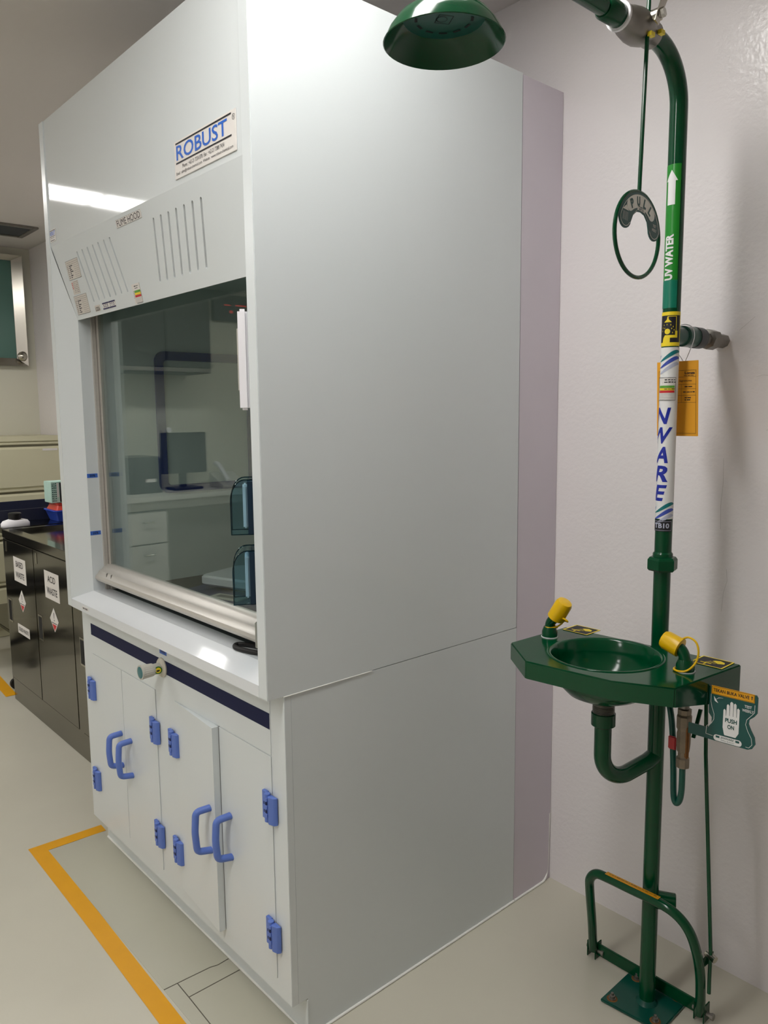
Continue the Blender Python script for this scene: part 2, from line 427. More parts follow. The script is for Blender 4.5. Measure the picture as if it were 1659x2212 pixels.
# sash: pane, side rails, pull bar
YS = .106
MB().box((-1.076, YS-.003, .985), (-.138, YS+.003, 1.885)).build('sash_pane', 'sash_glass', hood, smooth=0)
prof = [(.108, .942), (.086, .938), (.070, .943), (.060, .950), (.057, .957), (.060, .965), (.066, .969), (.072, .979), (.080, .983), (.088, .991), (.097, .997), (.108, 1.001)]
sb = MB().prism([(-1.104, y, z) for y, z in prof], (.972, 0, 0)).build('sash_bar', 'alu', hood, smooth=30); sb['label'] = 'rounded aluminium pull bar along the sash bottom'
MB().box((-.132, .055, .937), (-.127, .11, 1.0)).build('end_cap', 'plastic_grey', sb, bevel=.002)
for dx in (0, .035):
    MB().prism([(-1.04+dx, .0712, .976), (-1.03+dx, .0712, .980), (-1.026+dx, .0655, .9675)], (0, -.0012, 0)).build('arrow_mark', 'steel_dull', sb, smooth=0)
# controller and socket covers on the right-hand bevel
bo = V((XRt, .001, 0)); bd = (V((XRi, YB, 0))-bo).normalized(); bn = V((-bd.y, bd.x, 0))
if bn.y > 0: bn = -bn
def on_bevel(t, n_, z): return bo+bd*t+bn*n_+V((0, 0, z))
cp = MB().box((.012, .0005, 1.489), (.082, .021, 1.699), lambda p: on_bevel(p.x, p.y, p.z)).build('control_panel', 'plastic_white', hood, bevel=.005)
MB().box((.02, .021, 1.53), (.074, .0235, 1.66), lambda p: on_bevel(p.x, p.y, p.z)).build('keypad', 'plastic_grey', cp, bevel=.001)
for zc in (1.172, 1.014+.0):
    pass
for z0 in (1.2225, 1.068):
    h = .118
    # D-shaped profile seen side on: straight front, quarter-round top
    prof = [(0, 0), (.048, 0), (.048, h*.60)]+[(.048-.030*(1-math.cos(a)), h*.60+h*.40*math.sin(a)) for a in [PI/2*i/8 for i in range(1, 9)]]+[(0, h)]
    fs = lambda a, b, c: on_bevel(c, a, z0+b)
    bx = MB().box((.006, .0005, z0), (.09, .012, z0+h*.97), lambda p: on_bevel(p.x, p.y, p.z)).build('socket_box', 'socket_teal', hood, bevel=.001)
    bx['label'] = 'socket outlet behind a clear blue splash cover'
    MB().box((.016, .012, z0+.012), (.080, .022, z0+h*.9), lambda p: on_bevel(p.x, p.y, p.z)).build('socket_plate', 'plastic_white', bx, bevel=.003)
    cv = MB()
    for c0 in (.008, .087):
        cv.poly(prof, fs, c0)
    rimp = prof[1:]
    for i in range(len(rimp)-1):
        cv.loft([[fs(*rimp[i], .008), fs(*rimp[i], .087)], [fs(*rimp[i+1], .008), fs(*rimp[i+1], .087)]], cap=False, close=False)
    cv.loft([[fs(.0, 0, .008), fs(.0, 0, .087)], [fs(.048, 0, .008), fs(.048, 0, .087)]], cap=False, close=False)
    cv.build('splash_cover', 'cover_glass', bx, smooth=0)
    ed = MB()
    for c0 in (.008, .087): ed.tube([fs(a, b, c0) for a, b in prof], .0014, 6)
    ed.build('cover_rim', 'cover_edge', bx)
# nameplate
nf = fr((-.191, .0034, 2.058), (1, 0, 0), (0, 0, 1))
npx = MB().box((-.135, -.041, 0), (.135, .041, .002), lambda p: nf(p.x, p.y, p.z)).build('nameplate', 'paper', hood, bevel=.0006)
npx['label'] = 'white maker nameplate with blue lettering'
l = MB(); l.text('ROBUST', nf, -.124, -.002, w=.225, h=.032, c=.0026, bold=.012); l.build('lettering', 'print_blue', npx, smooth=0)
l = MB(); l.rect(-.127, .033, .118, .0365, nf, .0025); l.rect(-.127, -.0095, .118, -.006, nf, .0025)
l.text('Phone : +62-21 7354 878  Fax : +62-21 7388 7454', nf, -.005, -.0225, w=.185, h=.0085, c=.0025, al='C')
l.text('Email : sales@robust-chemical.com  Website : www.robust-chemical.com', nf, -.002, -.035, w=.250, h=.0085, c=.0025, al='C')
ring = [(.127+.006*math.cos(2*PI*i/20), .026+.006*math.sin(2*PI*i/20)) for i in range(20)]
for i in range(20):
    p, q = ring[i], ring[(i+1) % 20]; k = .86
    l.poly([p, q, (.127+(q[0]-.127)*k, .026+(q[1]-.026)*k), (.127+(p[0]-.127)*k, .026+(p[1]-.026)*k)], nf, .0025)
l.text('R', nf, .127, .023, h=.006, c=.0025, al='C'); l.build('lettering', 'print_black', npx, smooth=0)
# small maker sticker at the far end
nf2 = fr((-1.141, .0034, 2.034), (1, 0, 0), (0, 0, 1))
s2 = MB().box((-.024, -.018, 0), (.024, .018, .001), lambda p: nf2(p.x, p.y, p.z)).build('maker_sticker', 'paper', hood, smooth=0)
l = MB(); l.text('ROBUST', nf2, 0, .0005, w=.042, h=.012, c=.0016, bold=.02, al='C'); l.build('lettering', 'print_blue', s2, smooth=0)
l = MB(); l.rect(-.022, .014, .022, .016, nf2, .0016); l.rect(-.022, -.003, .022, -.0015, nf2, .0016); l.text('FUME HOOD', nf2, 0, -.009, w=.034, h=.004, c=.0016, al='C'); l.rect(-.018, -.0155, .01, -.0135, nf2, .0016); l.rect(.012, -.0155, .018, -.0135, nf2, .0016)
l.build('lettering', 'print_black', s2, smooth=0)
# stickers on the vent panel
def psticker(name, x0, s0, x1, s1, m='paper_warm'):
    o = MB().box((x0, -s1, .0002), (x1, -s0, .0009), lambda p: pf(p.x, p.y, p.z)).build(name, m, hood, smooth=0)
    return o
C = .0013
q = psticker('name_sticker', -.6795, .0105, -.5265, .031, 'paper')
l = MB(); l.text('FUME HOOD', pf, -.603, -.0285, w=.140, h=.0155, c=C, al='C'); l.frame2(-.678, -.0305, -.528, -.011, .0004, pf, C); l.build('lettering', 'print_black', q, smooth=0)
def table_lines(l, x0, s0, x1, s1, rows, seed):
    rnd = random.Random(seed); l.frame2(x0, -s1, x1, -s0, .0007, pf, C)
    for i in range(rows):
        s = s0+(s1-s0)*(i+1.2)/(rows+1.2)
        if i < 2: l.rect(x0+.008, -s, x1-.003, -s+.0006, pf, C); continue
        l.rect(x0+.008, -s, x0+.008+.004+.002*rnd.random(), -s+.0026, pf, C)
        l.rect(x0+.022, -s, x0+.022+.008+.022*rnd.random(), -s+.0026, pf, C)
        l.rect(x0+.055, -s, x1-.005, -s+.0005, pf, C)
q = psticker('inspection_sticker', -1.084, .0575, -.988, .113); l = MB(); table_lines(l, -1.084, .0575, -.988, .113, 9, 1); l.build('lettering', 'print_black', q, smooth=0)
q = psticker('inspection_sticker', -1.0855, .1605, -.9865, .2165); l = MB(); table_lines(l, -1.0855, .1605, -.9865, .2165, 9, 2); l.build('lettering', 'print_black', q, smooth=0)
q = psticker('notice_sticker', -1.078, .117, -1.026, .156); l = MB(); rnd = random.Random(3)
for i in range(7):
    for k in range(4): l.rect(-1.062+k*.009, -.121-i*.005, -1.062+k*.009+.003+.005*rnd.random(), -.1195-i*.005, pf, C)
l.build('lettering', 'print_grey', q, smooth=0)
l = MB(); [l.rect(-1.075, -.124-i*.005, -1.069+.004*rnd.random(), -.122-i*.005, pf, C) for i in range(4)]; l.build('lettering', 'print_red', q, smooth=0)
q = psticker('asset_sticker', -.947, .203, -.910, .2205); l = MB(); l.text('LC0236', pf, -.9285, -.219, w=.031, h=.0115, c=C, bold=.01, al='C'); l.build('lettering', 'print_black', q, smooth=0)
for k in range(2):
    x = -.889+k*.0455; q = psticker('date_sticker', x, .2015, x+.0445, .2205, 'paper')
    l = MB(); l.rect(x, -.2055, x+.0445, -.2015, pf, C); l.rect(x, -.2205, x+.0445, -.2165, pf, C); rnd = random.Random(5+k)
    for i in range(2):
        for e in range(3): l.rect(x+.006+e*.012, -.2095-i*.0045, x+.006+e*.012+.004+.005*rnd.random(), -.2075-i*.0045, pf, C)
    l.build('lettering', 'print_navy', q, smooth=0)
q = psticker('status_sticker', -.6745, .1765, -.6255, .2275, 'paper')
for m_, sa in (('print_green', .194), ('print_yellow', .2), ('print_red', .206)):
    l = MB(); l.rect(-.664, -sa-.0055, -.628, -sa, pf, C); l.build('status_band', m_, q, smooth=0)
l = MB(); l.rect(-.6265, -.2275, -.6255, -.1765, pf, C); l.rect(-.662, -.2275, -.6255, -.2262, pf, C); fine_print(l, pf, -.660, -.184, .025, .003, C, 6); fine_print(l, pf, -.657, -.189, .019, .003, C, 7)
for i in range(4): l.rect(-.668, -.215-i*.003, -.629, -.2146-i*.003, pf, C)
for i in range(5): l.rect(-.671, -.1965-i*.004, -.667, -.195-i*.004, pf, C)
l.build('lettering', 'print_black', q, smooth=0)
# blue percent tapes on the left return, ledge tag
for z, tx in ((1.290, '50%'), (1.1035, '25%')):
    tf = fr((XLi+.0003, .066, z), (0, 1, 0), (0, 0, 1))
    q = MB().box((-.016, -.0065, 0), (.018, .0065, .0006), lambda p: tf(p.x, p.y, p.z)).build('tape_mark', 'tape_blue', hood, smooth=0); q['label'] = 'blue tape marked '+tx
    l = MB(); l.text(tx, tf, .001, -.0035, w=.018, h=.0075, c=.001, bold=.02, al='C'); l.build('lettering', 'print_black', q, smooth=0)
lf = fr((-1.05, -.0003, .873), (1, 0, 0), (0, 0, 1))
q = MB().box((-.02, -.005, 0), (.03, .005, .0005), lambda p: lf(p.x, p.y, p.z)).build('tag_strip', 'paper', hood, smooth=0)
l = MB(); fine_print(l, lf, -.016, -.003, .04, .006, .0009, 5); l.build('lettering', 'print_grey', q, smooth=0)

# ------------------------------------------------------------------ base cabinet
D1, ZK, BT = .042, .1015, .8574
cab = thing('base_cabinet', 'white base cabinet with four doors and blue handles under the fume hood', 'cabinet', (-.6, .43, 0))
body = MB().box((-1.2, D1+.0015, ZK), (-.0, D1+.02, BT)).build('front_frame', 'hood', cab, bevel=.0008)
MB().prism([(0, D1+.02, ZK), (0, D1+.02, BT), (0, D, BT), (0, D, 0), (0, .089, 0), (0, .089, ZK)], (-.02, 0, 0)).build('side_panel', 'hood', cab, smooth=0)
MB().prism([(-1.2, D1+.02, ZK), (-1.2, D1+.02, BT), (-1.2, D, BT), (-1.2, D, 0), (-1.2, .089, 0), (-1.2, .089, ZK)], (.02, 0, 0)).build('side_panel', 'hood', cab, smooth=0)
MB().box((-1.18, D1+.02, ZK), (-.02, D-.02, ZK+.018)).build('bottom_panel', 'hood', cab, smooth=0)
MB().box((-1.18, .0893, 0.001), (-.02, .1, ZK)).build('plinth', 'hood', cab, smooth=0)
MB().tube([(-1.2, .0875, .003), (.002, .0875, .003), (.002, .12, .003), (.002, .857, .003)], .0035, 8).build('sealant_bead', 'sealant', cab)
MB().tube([(.0008, D1+.0, BT+.0005), (.0008, .12, BT+.0005), (.0006, .2, BT+.0003), (.0002, .3, BT)], .0013, 6).build('sealant_bead', 'sealant', cab)
MB().box((-.012, .0855, .002), (.002, .089, ZK-.004)).build('edge_strip', 'hood', cab, bevel=.001)
# rail panel carrying the navy stripe
MB().box((-1.122, D1, .7022), (-.0575, D1+.0015, .8540)).build('rail_panel', 'hood', cab, smooth=0)
st = MB().box((-1.122, D1-.0008, .7645), (-.0595, D1, .8025)).build('stripe', 'navy', cab, smooth=0); st['label'] = 'navy blue stripe'
def c_handle(x, z0, z1, y, parent, xf=None):
    pts = fillet([(x+.004, y, z1-.008), (x-.004, y-.036, z1-.012), (x-.004, y-.040, (z0+z1)/2), (x-.004, y-.036, z0+.012), (x+.004, y, z0+.008)], .012, 6)
    rings = []
    for i, p in enumerate(pts):
        t = (pts[min(i+1, len(pts)-1)]-pts[max(i-1, 0)]).normalized(); a = V((1, 0, 0)); b = t.cross(a).normalized()
        rings.append([p+a*(.0100*math.cos(2*PI*k/12))+b*(.0088*(math.sin(2*PI*k/12))) for k in range(12)])
    return MB().loft(rings).build('handle', 'handle_blue', parent, xf=xf)
def swing(px, py, ang):
    c_, s_ = math.cos(ang), math.sin(ang)
    return lambda p: V((px+(p.x-px)*c_-(p.y-py)*s_, py+(p.x-px)*s_+(p.y-py)*c_, p.z))
doors = [(-1.122, -.892, None), (-.889, -.656, None), (-.535, -.2965, swing(-.535, D1, -.075)), (-.2935, -.0575, None)]
for i, (a, b, xf) in enumerate(doors):
    th = .018 if xf else .0015
    d_ = MB().box((a, D1-.0006, .1455), (b, D1+th-.0006, .6995)).build('door', 'hood', cab, smooth=0, xf=xf)
    if xf: d_['label'] = 'door standing slightly ajar'
    hx, z0, z1 = ((-.918, .375, .496), (-.846, .366, .494), (-.330, .352, .484), (-.255, .360, .487))[i]
    c_handle(hx, z0, z1, D1-.0006, d_, xf)
MB().box((-.296, D1+.0004, .146), (-.2935, D1+.0016, .70)).build('gap', 'dark_slot', cab, smooth=0)
def hinge(x, z):
    y = D1-.0007; mb = MB(); h = .034
    mb.box((x-.027, y-.008, z-h), (x-.009, y, z+h))
    mb.cyl((x-.004, y-.0085, z-h*1.04), (x-.004, y-.0085, z+h*.98), .0075, n=12)
    for k in (-.018, .003, .021): mb.box((x-.010, y-.0155, z+k-.0045), (x+.004, y-.004, z+k+.0045))
    mb.prism([(x+.002, y, z-h*1.1), (x+.002, y-.012, z-h*1.1), (x+.008, y-.014, z-h*1.1), (x+.022, y-.010, z-h*1.1), (x+.026, y-.004, z-h*1.1), (x+.026, y, z-h*1.1)], (0, 0, h*1.95))
    o = mb.build('hinge', 'handle_blue', cab, bevel=.0008, seg=1)
    s_ = MB()
    for k in (-.0075, .012): s_.box((x-.009, y-.0157, z+k-.0035), (x+.0035, y-.0154, z+k+.0035))
    s_.build('hinge_gap', 'navy', o, smooth=0)
for x in (-1.132, -.660, -.541, -.060):
    for z in (.579, .261): hinge(x, z)
# water valve knob on the stripe
kx, kz = -.600, .7795
fl = MB().lathe((kx, D1-.0008, kz), (0, -1, 0), [(.028, 0), (.028, .003), (.024, .007), (.014, .009)]).build('valve_flange', 'plastic_beige', cab)
stem = MB().lathe((kx, D1-.008, kz), (0, -1, 0), [(.0155, 0), (.0155, .022)], 24).build('valve_stem', 'plastic_grey', cab)
kn = MB(); N = 40
def kring(r, y, g=0): return [V((kx+(r-(g if i % 2 else 0))*math.cos(2*PI*i/N), D1-y, kz+(r-(g if i % 2 else 0))*math.sin(2*PI*i/N))) for i in range(N)]
kn.loft([kring(.0175, .030), kring(.018, .031, .001), kring(.0195, .060, .001), kring(.0205, .061), kring(.0205, .066), kring(.017, .066)])
kn = kn.build('valve_knob', 'plastic_grey', cab, smooth=25)
MB().lathe((kx, D1-.066, kz), (0, -1, 0), [(.0165, 0), (.0165, .0006), (.012, .0012)]).build('knob_cap', 'teal', kn)
em = MB().lathe((kx+.0145, D1-.020, kz), (1, -.25, .08), [(.0105, 0), (.0105, .0016)], 20).build('emblem', 'emblem_green', stem)
MB().lathe((kx+.0162, D1-.0204, kz), (1, -.25, .08), [(.0075, 0), (.0075, .0006)], 20).build('emblem_centre', 'print_yellow', stem)
MB().box((kx+.0165, D1-.0255, kz-.003), (kx+.0178, D1-.0155, kz+.001)).build('emblem_mark', 'print_black', stem, smooth=0)
tf = fr((-.592, D1-.0001, .826), (1, 0, 0), (0, 0, 1))
q = MB().box((-.021, -.0075, 0), (.021, .0075, .0006), lambda p: tf(p.x, p.y, p.z)).build('tape_mark', 'tape_blue', cab, smooth=0); q['label'] = 'blue tape marked WATER'
l = MB(); l.text('WATER', tf, 0, -.003, w=.028, h=.006, c=.001, bold=.02, al='C'); l.build('lettering', 'print_navy', q, smooth=0)

# ------------------------------------------------------------------ in the hood: balance, cable
bal = thing('lab_balance', 'white topped electronic balance on a blue base inside the fume hood', 'scale', (-.72, .37, .905))
ba = math.radians(18)
def bl(p): return V((-.72+p.x*math.cos(ba)-p.y*math.sin(ba), .37+p.x*math.sin(ba)+p.y*math.cos(ba), .905+p.z))
MB().prism([(-.17, -.13, 0.001), (.19, -.13, 0.001), (.19, .14, 0.001), (-.17, .14, 0.001)], (0, 0, .022)).build('base', 'balance_blue', bal, bevel=.006, xf=bl)
MB().box((-.02, -.125, .023), (.10, -.075, .027)).build('display', 'plastic_grey', bal, bevel=.001, xf=bl)
MB().box((.0, -.112, .0271), (.07, -.088, .0275)).build('display_screen', 'screen', bal, smooth=0, xf=bl)
MB().box((-.06, -.02, .022), (.10, .10, .040)).build('pan_support', 'plastic_black', bal, xf=bl)
pn = MB().loft([[V((x, y, z)) for x, y in rrect(-.115+k, -.06+k, .135-k, .135-k, .02)] for k, z in ((.010, .038), (.0, .046), (.0, .066), (.005, .072))]).build('pan', 'plastic_white', bal, xf=bl)
cbl = MB().tube(spline([(-.145, .10, .9208), (-.20, .092, .9208), (-.235, .070, .9208), (-.215, .052, .9208), (-.165, .060, .9208), (-.125, .075, .9208)], 8), .006, 10).build('power_cable', 'rubber')
tag(cbl, 'black power cable looped under the sash on the hood sill', 'cable')

# ------------------------------------------------------------------ safety shower with eyewash
PX, PY, PR = .4875, .7786, .0192
sh = thing('safety_shower', 'green emergency shower and eyewash station standing before the white wall', 'safety shower', (PX, PY, 0))
bend = [V((PX, PY-.11*(1-math.cos(a)), 2.13+.11*math.sin(a))) for a in [PI/2*i/14 for i in range(15)]]
MB().tube([V((PX, PY, .008)), V((PX, PY, 1.1))]+[V((PX, PY, 1.16))]+bend+[V((PX, .655, 2.24))], PR, 28).build('riser_pipe', 'green', sh)
MB().tube([V((PX, .545, 2.24)), V((PX, .10, 2.24))]+[V((PX, .10-.055*math.sin(a), 2.24-.055*(1-math.cos(a)))) for a in [PI/2*i/8 for i in range(1, 9)]]+[V((PX, .045, 2.105))], .0165, 22).build('shower_arm', 'green', sh)
MB().lathe((PX, .53, 2.24), (0, 1, 0), [(.0185, -.05), (.022, -.045), (.022, .012), (.0195, .02)], 20).build('coupling', 'green', sh)
# ball valve
vb = MB().lathe((PX, .545, 2.24), (0, 1, 0), [(.020, -.012), (.0265, -.010), (.0265, .014), (.030, .022), (.034, .045), (.034, .062), (.030, .080), (.026, .088), (.026, .112), (.020, .114)], 24).build('ball_valve', 'steel_dull', sh)
MB().lathe((PX, .545, 2.24), (0, 1, 0), [(.0272, -.013), (.0272, -.007)], 24).build('washer', 'plastic_white', vb)
MB().cyl((PX+.02, .607, 2.25), (PX+.045, .612, 2.253), .012, n=14).build('valve_spindle', 'steel_bright', vb)
MB().cyl((PX+.045, .612, 2.253), (PX+.053, .613, 2.254), .0095, n=6).build('valve_nut', 'steel_bright', vb)
for y, z in ((.597, 2.213), (.635, 2.228)): MB().box((PX+.026, y, z), (PX+.0345, y+.014, z+.008)).build('paint_mark', 'print_yellow', vb, smooth=0)
lv = MB()
pts = fillet([(PX+.044, .598, 2.232), (PX+.046, .604, 2.25), (PX+.047, .612, 2.268), (PX+.050, .640, 2.32), (PX+.050, .690, 2.405)], .01, 4)
rings = []
for i, p in enumerate(pts):
    t = (pts[min(i+1, len(pts)-1)]-pts[max(i-1, 0)]).normalized(); a = t.cross(V((1, 0, 0))).normalized()*.008; b = V((.0013, 0, 0))
    rings.append([p+a+b, p-a+b, p-a-b, p+a-b])
lv.loft(rings).build('valve_lever', 'steel_bright', sh, smooth=0)
# pull rod and ring handle
RC = V((.5105, .5865, 1.8335)); RR = .0835
MB().tube(fillet([RC+V((0, .003, RR)), (.5105, .603, 2.25), (.5105, .610, 2.400), (.530, .690, 2.403)], .02), .0042, 10).build('pull_rod', 'green', sh)
rg = MB().tube([RC+V((0, RR*math.cos(2*PI*i/56), RR*math.sin(2*PI*i/56))) for i in range(56)]+[RC+V((0, RR, 0)), RC+V((0, RR*math.cos(.1), RR*math.sin(.1)))], .0042, 10, cap=False).build('pull_ring', 'green', sh)
R0 = RR
rf = fr(RC+V((.0035, 0, 0)), (0, 1, 0), (0, 0, 1))
tl = math.radians(-6)
def rf2(a, b, c=0):     # plate is slightly turned in its ring
    return rf(a*math.cos(tl)-b*math.sin(tl), a*math.sin(tl)+b*math.cos(tl), c)
def crescent(k):
    out = arc((0, 0), R0*(.97-k), math.radians(14), math.radians(166), 22)
    lobeL = arc((-.66*R0, .27*R0), (.27*R0-k*R0*.9), math.radians(180), math.radians(330), 8)
    inner = [(x*R0, y*R0) for x, y in ((-.40, .22-k*.2), (-.33, .38+k*.3), (-.18, .50+k*.7), (0, .53+k*.9), (.18, .50+k*.7), (.33, .38+k*.3), (.40, .22-k*.2))]
    lobeR = arc((.66*R0, .27*R0), (.27*R0-k*R0*.9), math.radians(210), math.radians(360), 8)
    return out+lobeL+inner+lobeR
cz = crescent(0)
pl = MB().loft([[rf2(x, y, -.0015) for x, y in cz], [rf2(x, y, .0005) for x, y in cz]]).build('pull_plate', 'sign_green', sh, smooth=0)
l = MB()
ea = math.radians(50); er = R0*.145; em_ = R0*.76
band = arc((0, 0), R0*.905, ea, PI-ea, 16)+arc((-em_*math.cos(ea), em_*math.sin(ea)), er, PI-ea, 2*PI-ea, 8)[1:-1]+arc((0, 0), R0*.615, PI-ea, ea, 12)+arc((em_*math.cos(ea), em_*math.sin(ea)), er, PI+ea, 2*PI+ea, 8)[1:-1]
l.rect(-.17*R0, .555*R0, .17*R0, .598*R0, rf2, .0008)
l.poly(band, rf2, .0008); l.build('sign_panel', 'ring_grey', pl, smooth=0)
l = MB()
for ch, an in zip('PULL', (123, 101, 79, 58)):
    a = math.radians(an); l.text(ch, rf2, R0*.765*math.cos(a), R0*.765*math.sin(a), h=.0185, w=.0115, c=.0012, bold=.05, al='C', rot=a-PI/2)
fine_print(l, rf2, -.011, R0*.625, .022, .0030, .0012, 1); fine_print(l, rf2, -.009, R0*.565, .018, .002, .0012, 2)
l.build('lettering', 'sign_green', pl, smooth=0)
l = MB(); l.text('TEST', rf2, .66*R0, .33*R0, w=.013, h=.0055, c=.0012, al='C'); l.text('WEEKLY', rf2, .66*R0, .23*R0, w=.018, h=.0055, c=.0012, al='C')
l.poly([(-.80*R0, .42*R0), (-.54*R0, .42*R0), (-.66*R0, .54*R0)], rf2, .0012)
for k in range(5): l.rect(-.77*R0+k*.048*R0, .18*R0, -.762*R0+k*.048*R0, .38*R0, rf2, .0012)
o_ = crescent(.05); i_ = crescent(.066)
for a in range(len(o_)):
    b = (a+1) % len(o_); l.poly([o_[a], o_[b], i_[b], i_[a]], rf2, .0011)
l.build('lettering', 'ring_grey', pl, smooth=0)
# shower head
hc = (PX, .047, 2.05)
hd = MB(); Np = [(.017, .062), (.019, .056), (.030, .053), (.052, .047), (.073, .034), (.087, .016), (.0955, .0), (.0940, -.001), (.0845, .015), (.071, .031), (.062, .036)]
hd.lathe(hc, (0, 0, 1), Np, 48, cap=False); hd = hd.build('shower_head', 'green', sh, smooth=50)
pt = MB().lathe((hc[0], hc[1], hc[2]+.0345), (0, 0, 1), [(.064, 0), (.064, .002)], 40).build('spray_plate', 'green_dark', hd)
hf = fr((hc[0], hc[1], hc[2]+.0343), (math.cos(.5), -math.sin(.5), 0), (-math.sin(.5), -math.cos(.5), 0))
for k in range(12):
    a = 2*PI*k/12+.26
    MB().poly(arc((0, 0), .046, a-.15, a+.15, 5)+arc((0, 0), .0415, a+.15, a-.15, 5), hf, .0004).build('spray_slot', 'dark_slot', hd, smooth=0)
l = MB(); l.frame2(-.013, -.012, .013, .012, .0012, hf, .0004)
for a in range(14):
    p, q = arc((0, .004), .009, 0, 2*PI, 14)[a:a+2]; l.poly([p, q, (q[0]*.85, q[1]*.85), (p[0]*.85, p[1]*.85)], hf, .0004)
l.build('emblem', 'dark_slot', hd, smooth=0)
# union nut on the riser
MB().lathe((PX, PY, 1.0), (0, 0, 1), [(.0195, .108), (.031, .110), (.0345, .114), (.0345, .136), (.030, .142), (.0215, .144), (.0215, .152), (.0195, .154)], 6).build('union_nut', 'green', sh, smooth=0)
MB().lathe((PX, PY, 1.14), (0, 0, 1), [(.0195, 0), (.0225, .002), (.0225, .010), (.0195, .014)], 24).build('collar', 'green', sh)
# wrapped stickers; phi points out into the room
PHI = math.radians(-90)
def wst(name, z0, z1, a0, a1, m, c=.0004):
    f = wrap((PX, PY), PR, PHI, 0); o = MB().rect(a0, z0, a1, z1, f, c, .003).build(name, m, sh); return o, f
R_ = PR
q, f = wst('flow_sticker', 1.735, 2.010, -R_*1.1, R_*1.02, 'green_mid'); q['label'] = 'green flow sticker with white arrow and UV WATER'
l = MB(); xc = .0
l.poly([(-.0085, 1.925), (.0085, 1.925), (.0085, 1.975), (.013, 1.975), (0, 1.998), (-.013, 1.975), (-.0085, 1.975)], f, .0009, .003); l.build('arrow', 'print_white', q, smooth=0); l = MB()
t_ = lambda a, b, c=0: f(-b, a, c)
l.text('UV WATER', t_, 1.765, -.0085, w=.098, h=.018, c=.0012, bold=.045, sub=.004); l.build('lettering', 'print_white', q, smooth=0)
q, f = wst('band_sticker', 1.705, 1.765, -R_*1.1, R_*1.02, 'green_teal', .0007)
q, f = wst('shower_sticker', 1.622, 1.697, -R_*1.55+.005, R_*1.5+.005, 'print_black'); q['label'] = 'black and yellow pictogram of a person under a shower'
l = MB(); a = R_*1.5; s_ = .003; f0 = f; f = lambda x, y, c=0: f0(x+.005, y, c)
for y in (1.622, 1.689): l.rect(-a, y, a, y+.008, f, .0008, s_)
l.rect(a-.003, 1.622, a, 1.697, f, .0008, s_); l.rect(-a, 1.622, -a+.003, 1.697, f, .0008, s_)
l.poly([(-.011, 1.674), (.006, 1.674), (-.0005, 1.680), (-.0015, 1.686), (-.0035, 1.686), (-.0045, 1.680)], f, .0008, s_)
l.rect(-.003, 1.686, .016, 1.6872, f, .0008, s_); l.rect(.0148, 1.652, .016, 1.686, f, .0008, s_)
l.poly(arc((-.003, 1.654), .0062, 0, 2*PI, 14)[:-1], f, .0008, s_)
l.poly([(-.014, 1.630), (.003, 1.630), (.003, 1.640), (.019, 1.640), (.019, 1.655), (.0135, 1.655), (.0135, 1.646), (-.008, 1.646), (-.012, 1.640)], f, .0008, s_)
for dx, dy in ((-.011, 1.668), (-.004, 1.669), (.004, 1.668), (.009, 1.664), (-.014, 1.662), (-.009, 1.661), (.006, 1.66), (.011, 1.657), (.008, 1.651), (-.015, 1.655)):
    l.poly([(dx-.0008, dy-.0012), (dx+.0008, dy-.0012), (dx+.0006, dy+.0012), (dx-.0002, dy+.0022)], f, .0008, s_)
l.build('pictogram', 'print_yellow', q, smooth=0)
q, f = wst('brand_sleeve', 1.2325, 1.6195, -PI*R_, PI*R_*.999, 'print_white'); q['label'] = 'white brand sleeve with blue lettering and waves'
bl_ = MB(); zs = 1.516
for ch, z, wd in (('N', 1.449, .040), ('W', 1.405, .050), ('A', 1.361, .034), ('R', 1.318, .036), ('E', 1.274, .034)):
    bl_.text(ch, f, -.004, z, w=wd, h=.037, c=.0008, shear=.25, bold=.03, al='C', sub=.003)
bl_.build('lettering', 'brand_blue', q, smooth=0)
def wave(m_, z, flip=0):
    l = MB(); n = 12; up_, dn = [], []
    for i in range(n+1):
        t = i/n; x = -.021+.056*t; y = z+.011*math.sin((t-.45)*PI*1.15)
        th = .0068*math.sin(PI*t)**.7*(t**.5)
        up_.append((x, y+th)); dn.append((x, y-th*.9))
    l.poly(up_+dn[::-1], f, .0008, .003); l.build('wave_mark', m_, q, smooth=0)
for z in (1.596, 1.254):
    wave('wave_teal', z+.003); wave('wave_blue', z-.011); wave('wave_lilac', z-.024)
    l = MB(); l.poly([(-.026, z+.006), (-.010, z+.006), (-.015, z-.001), (-.026, z-.004)], f, .0008, .003); l.build('wave_mark', 'wave_lilac', q, smooth=0)
q, f = wst('status_sticker', 1.502, 1.553, -.018, .025, 'paper', .001)
f1 = f; f = lambda x, y, c=0: f1(x+.0045, y, c)
for m_, z in (('print_green', 1.535), ('print_yellow', 1.5295), ('print_red', 1.524)):
    l = MB(); l.rect(-.018, z-.005, .017, z, f, .0015, .003); l.build('status_band', m_, q, smooth=0)
l = MB(); l.frame2(-.022, 1.502, .020, 1.553, .0008, f, .0015, .003); fine_print(l, f, -.004, 1.5465, .022, .003, .0015, 8, .003); fine_print(l, f, -.005, 1.5415, .024, .003, .0015, 9, .003); fine_print(l, f, -.004, 1.5266, .022, .0022, .0019, 10, .003)
for k in range(4): l.rect(-.018, 1.505+k*.0035, .017, 1.5054+k*.0035, f, .0015, .003)
l.build('lettering', 'print_black', q, smooth=0)
q, f = wst('model_sticker', 1.204, 1.2305, -R_*1.5, R_*1.45, 'print_black', .0008)
l = MB(); l.frame2(-R_*1.45, 1.206, R_*1.4, 1.2275, .0006, f, .0012, .003); l.text('TB10', f, .004, 1.2115, w=.034, h=.0115, c=.0012, bold=.03, al='C', sub=.003); l.build('lettering', 'wave_lilac', q, smooth=0)
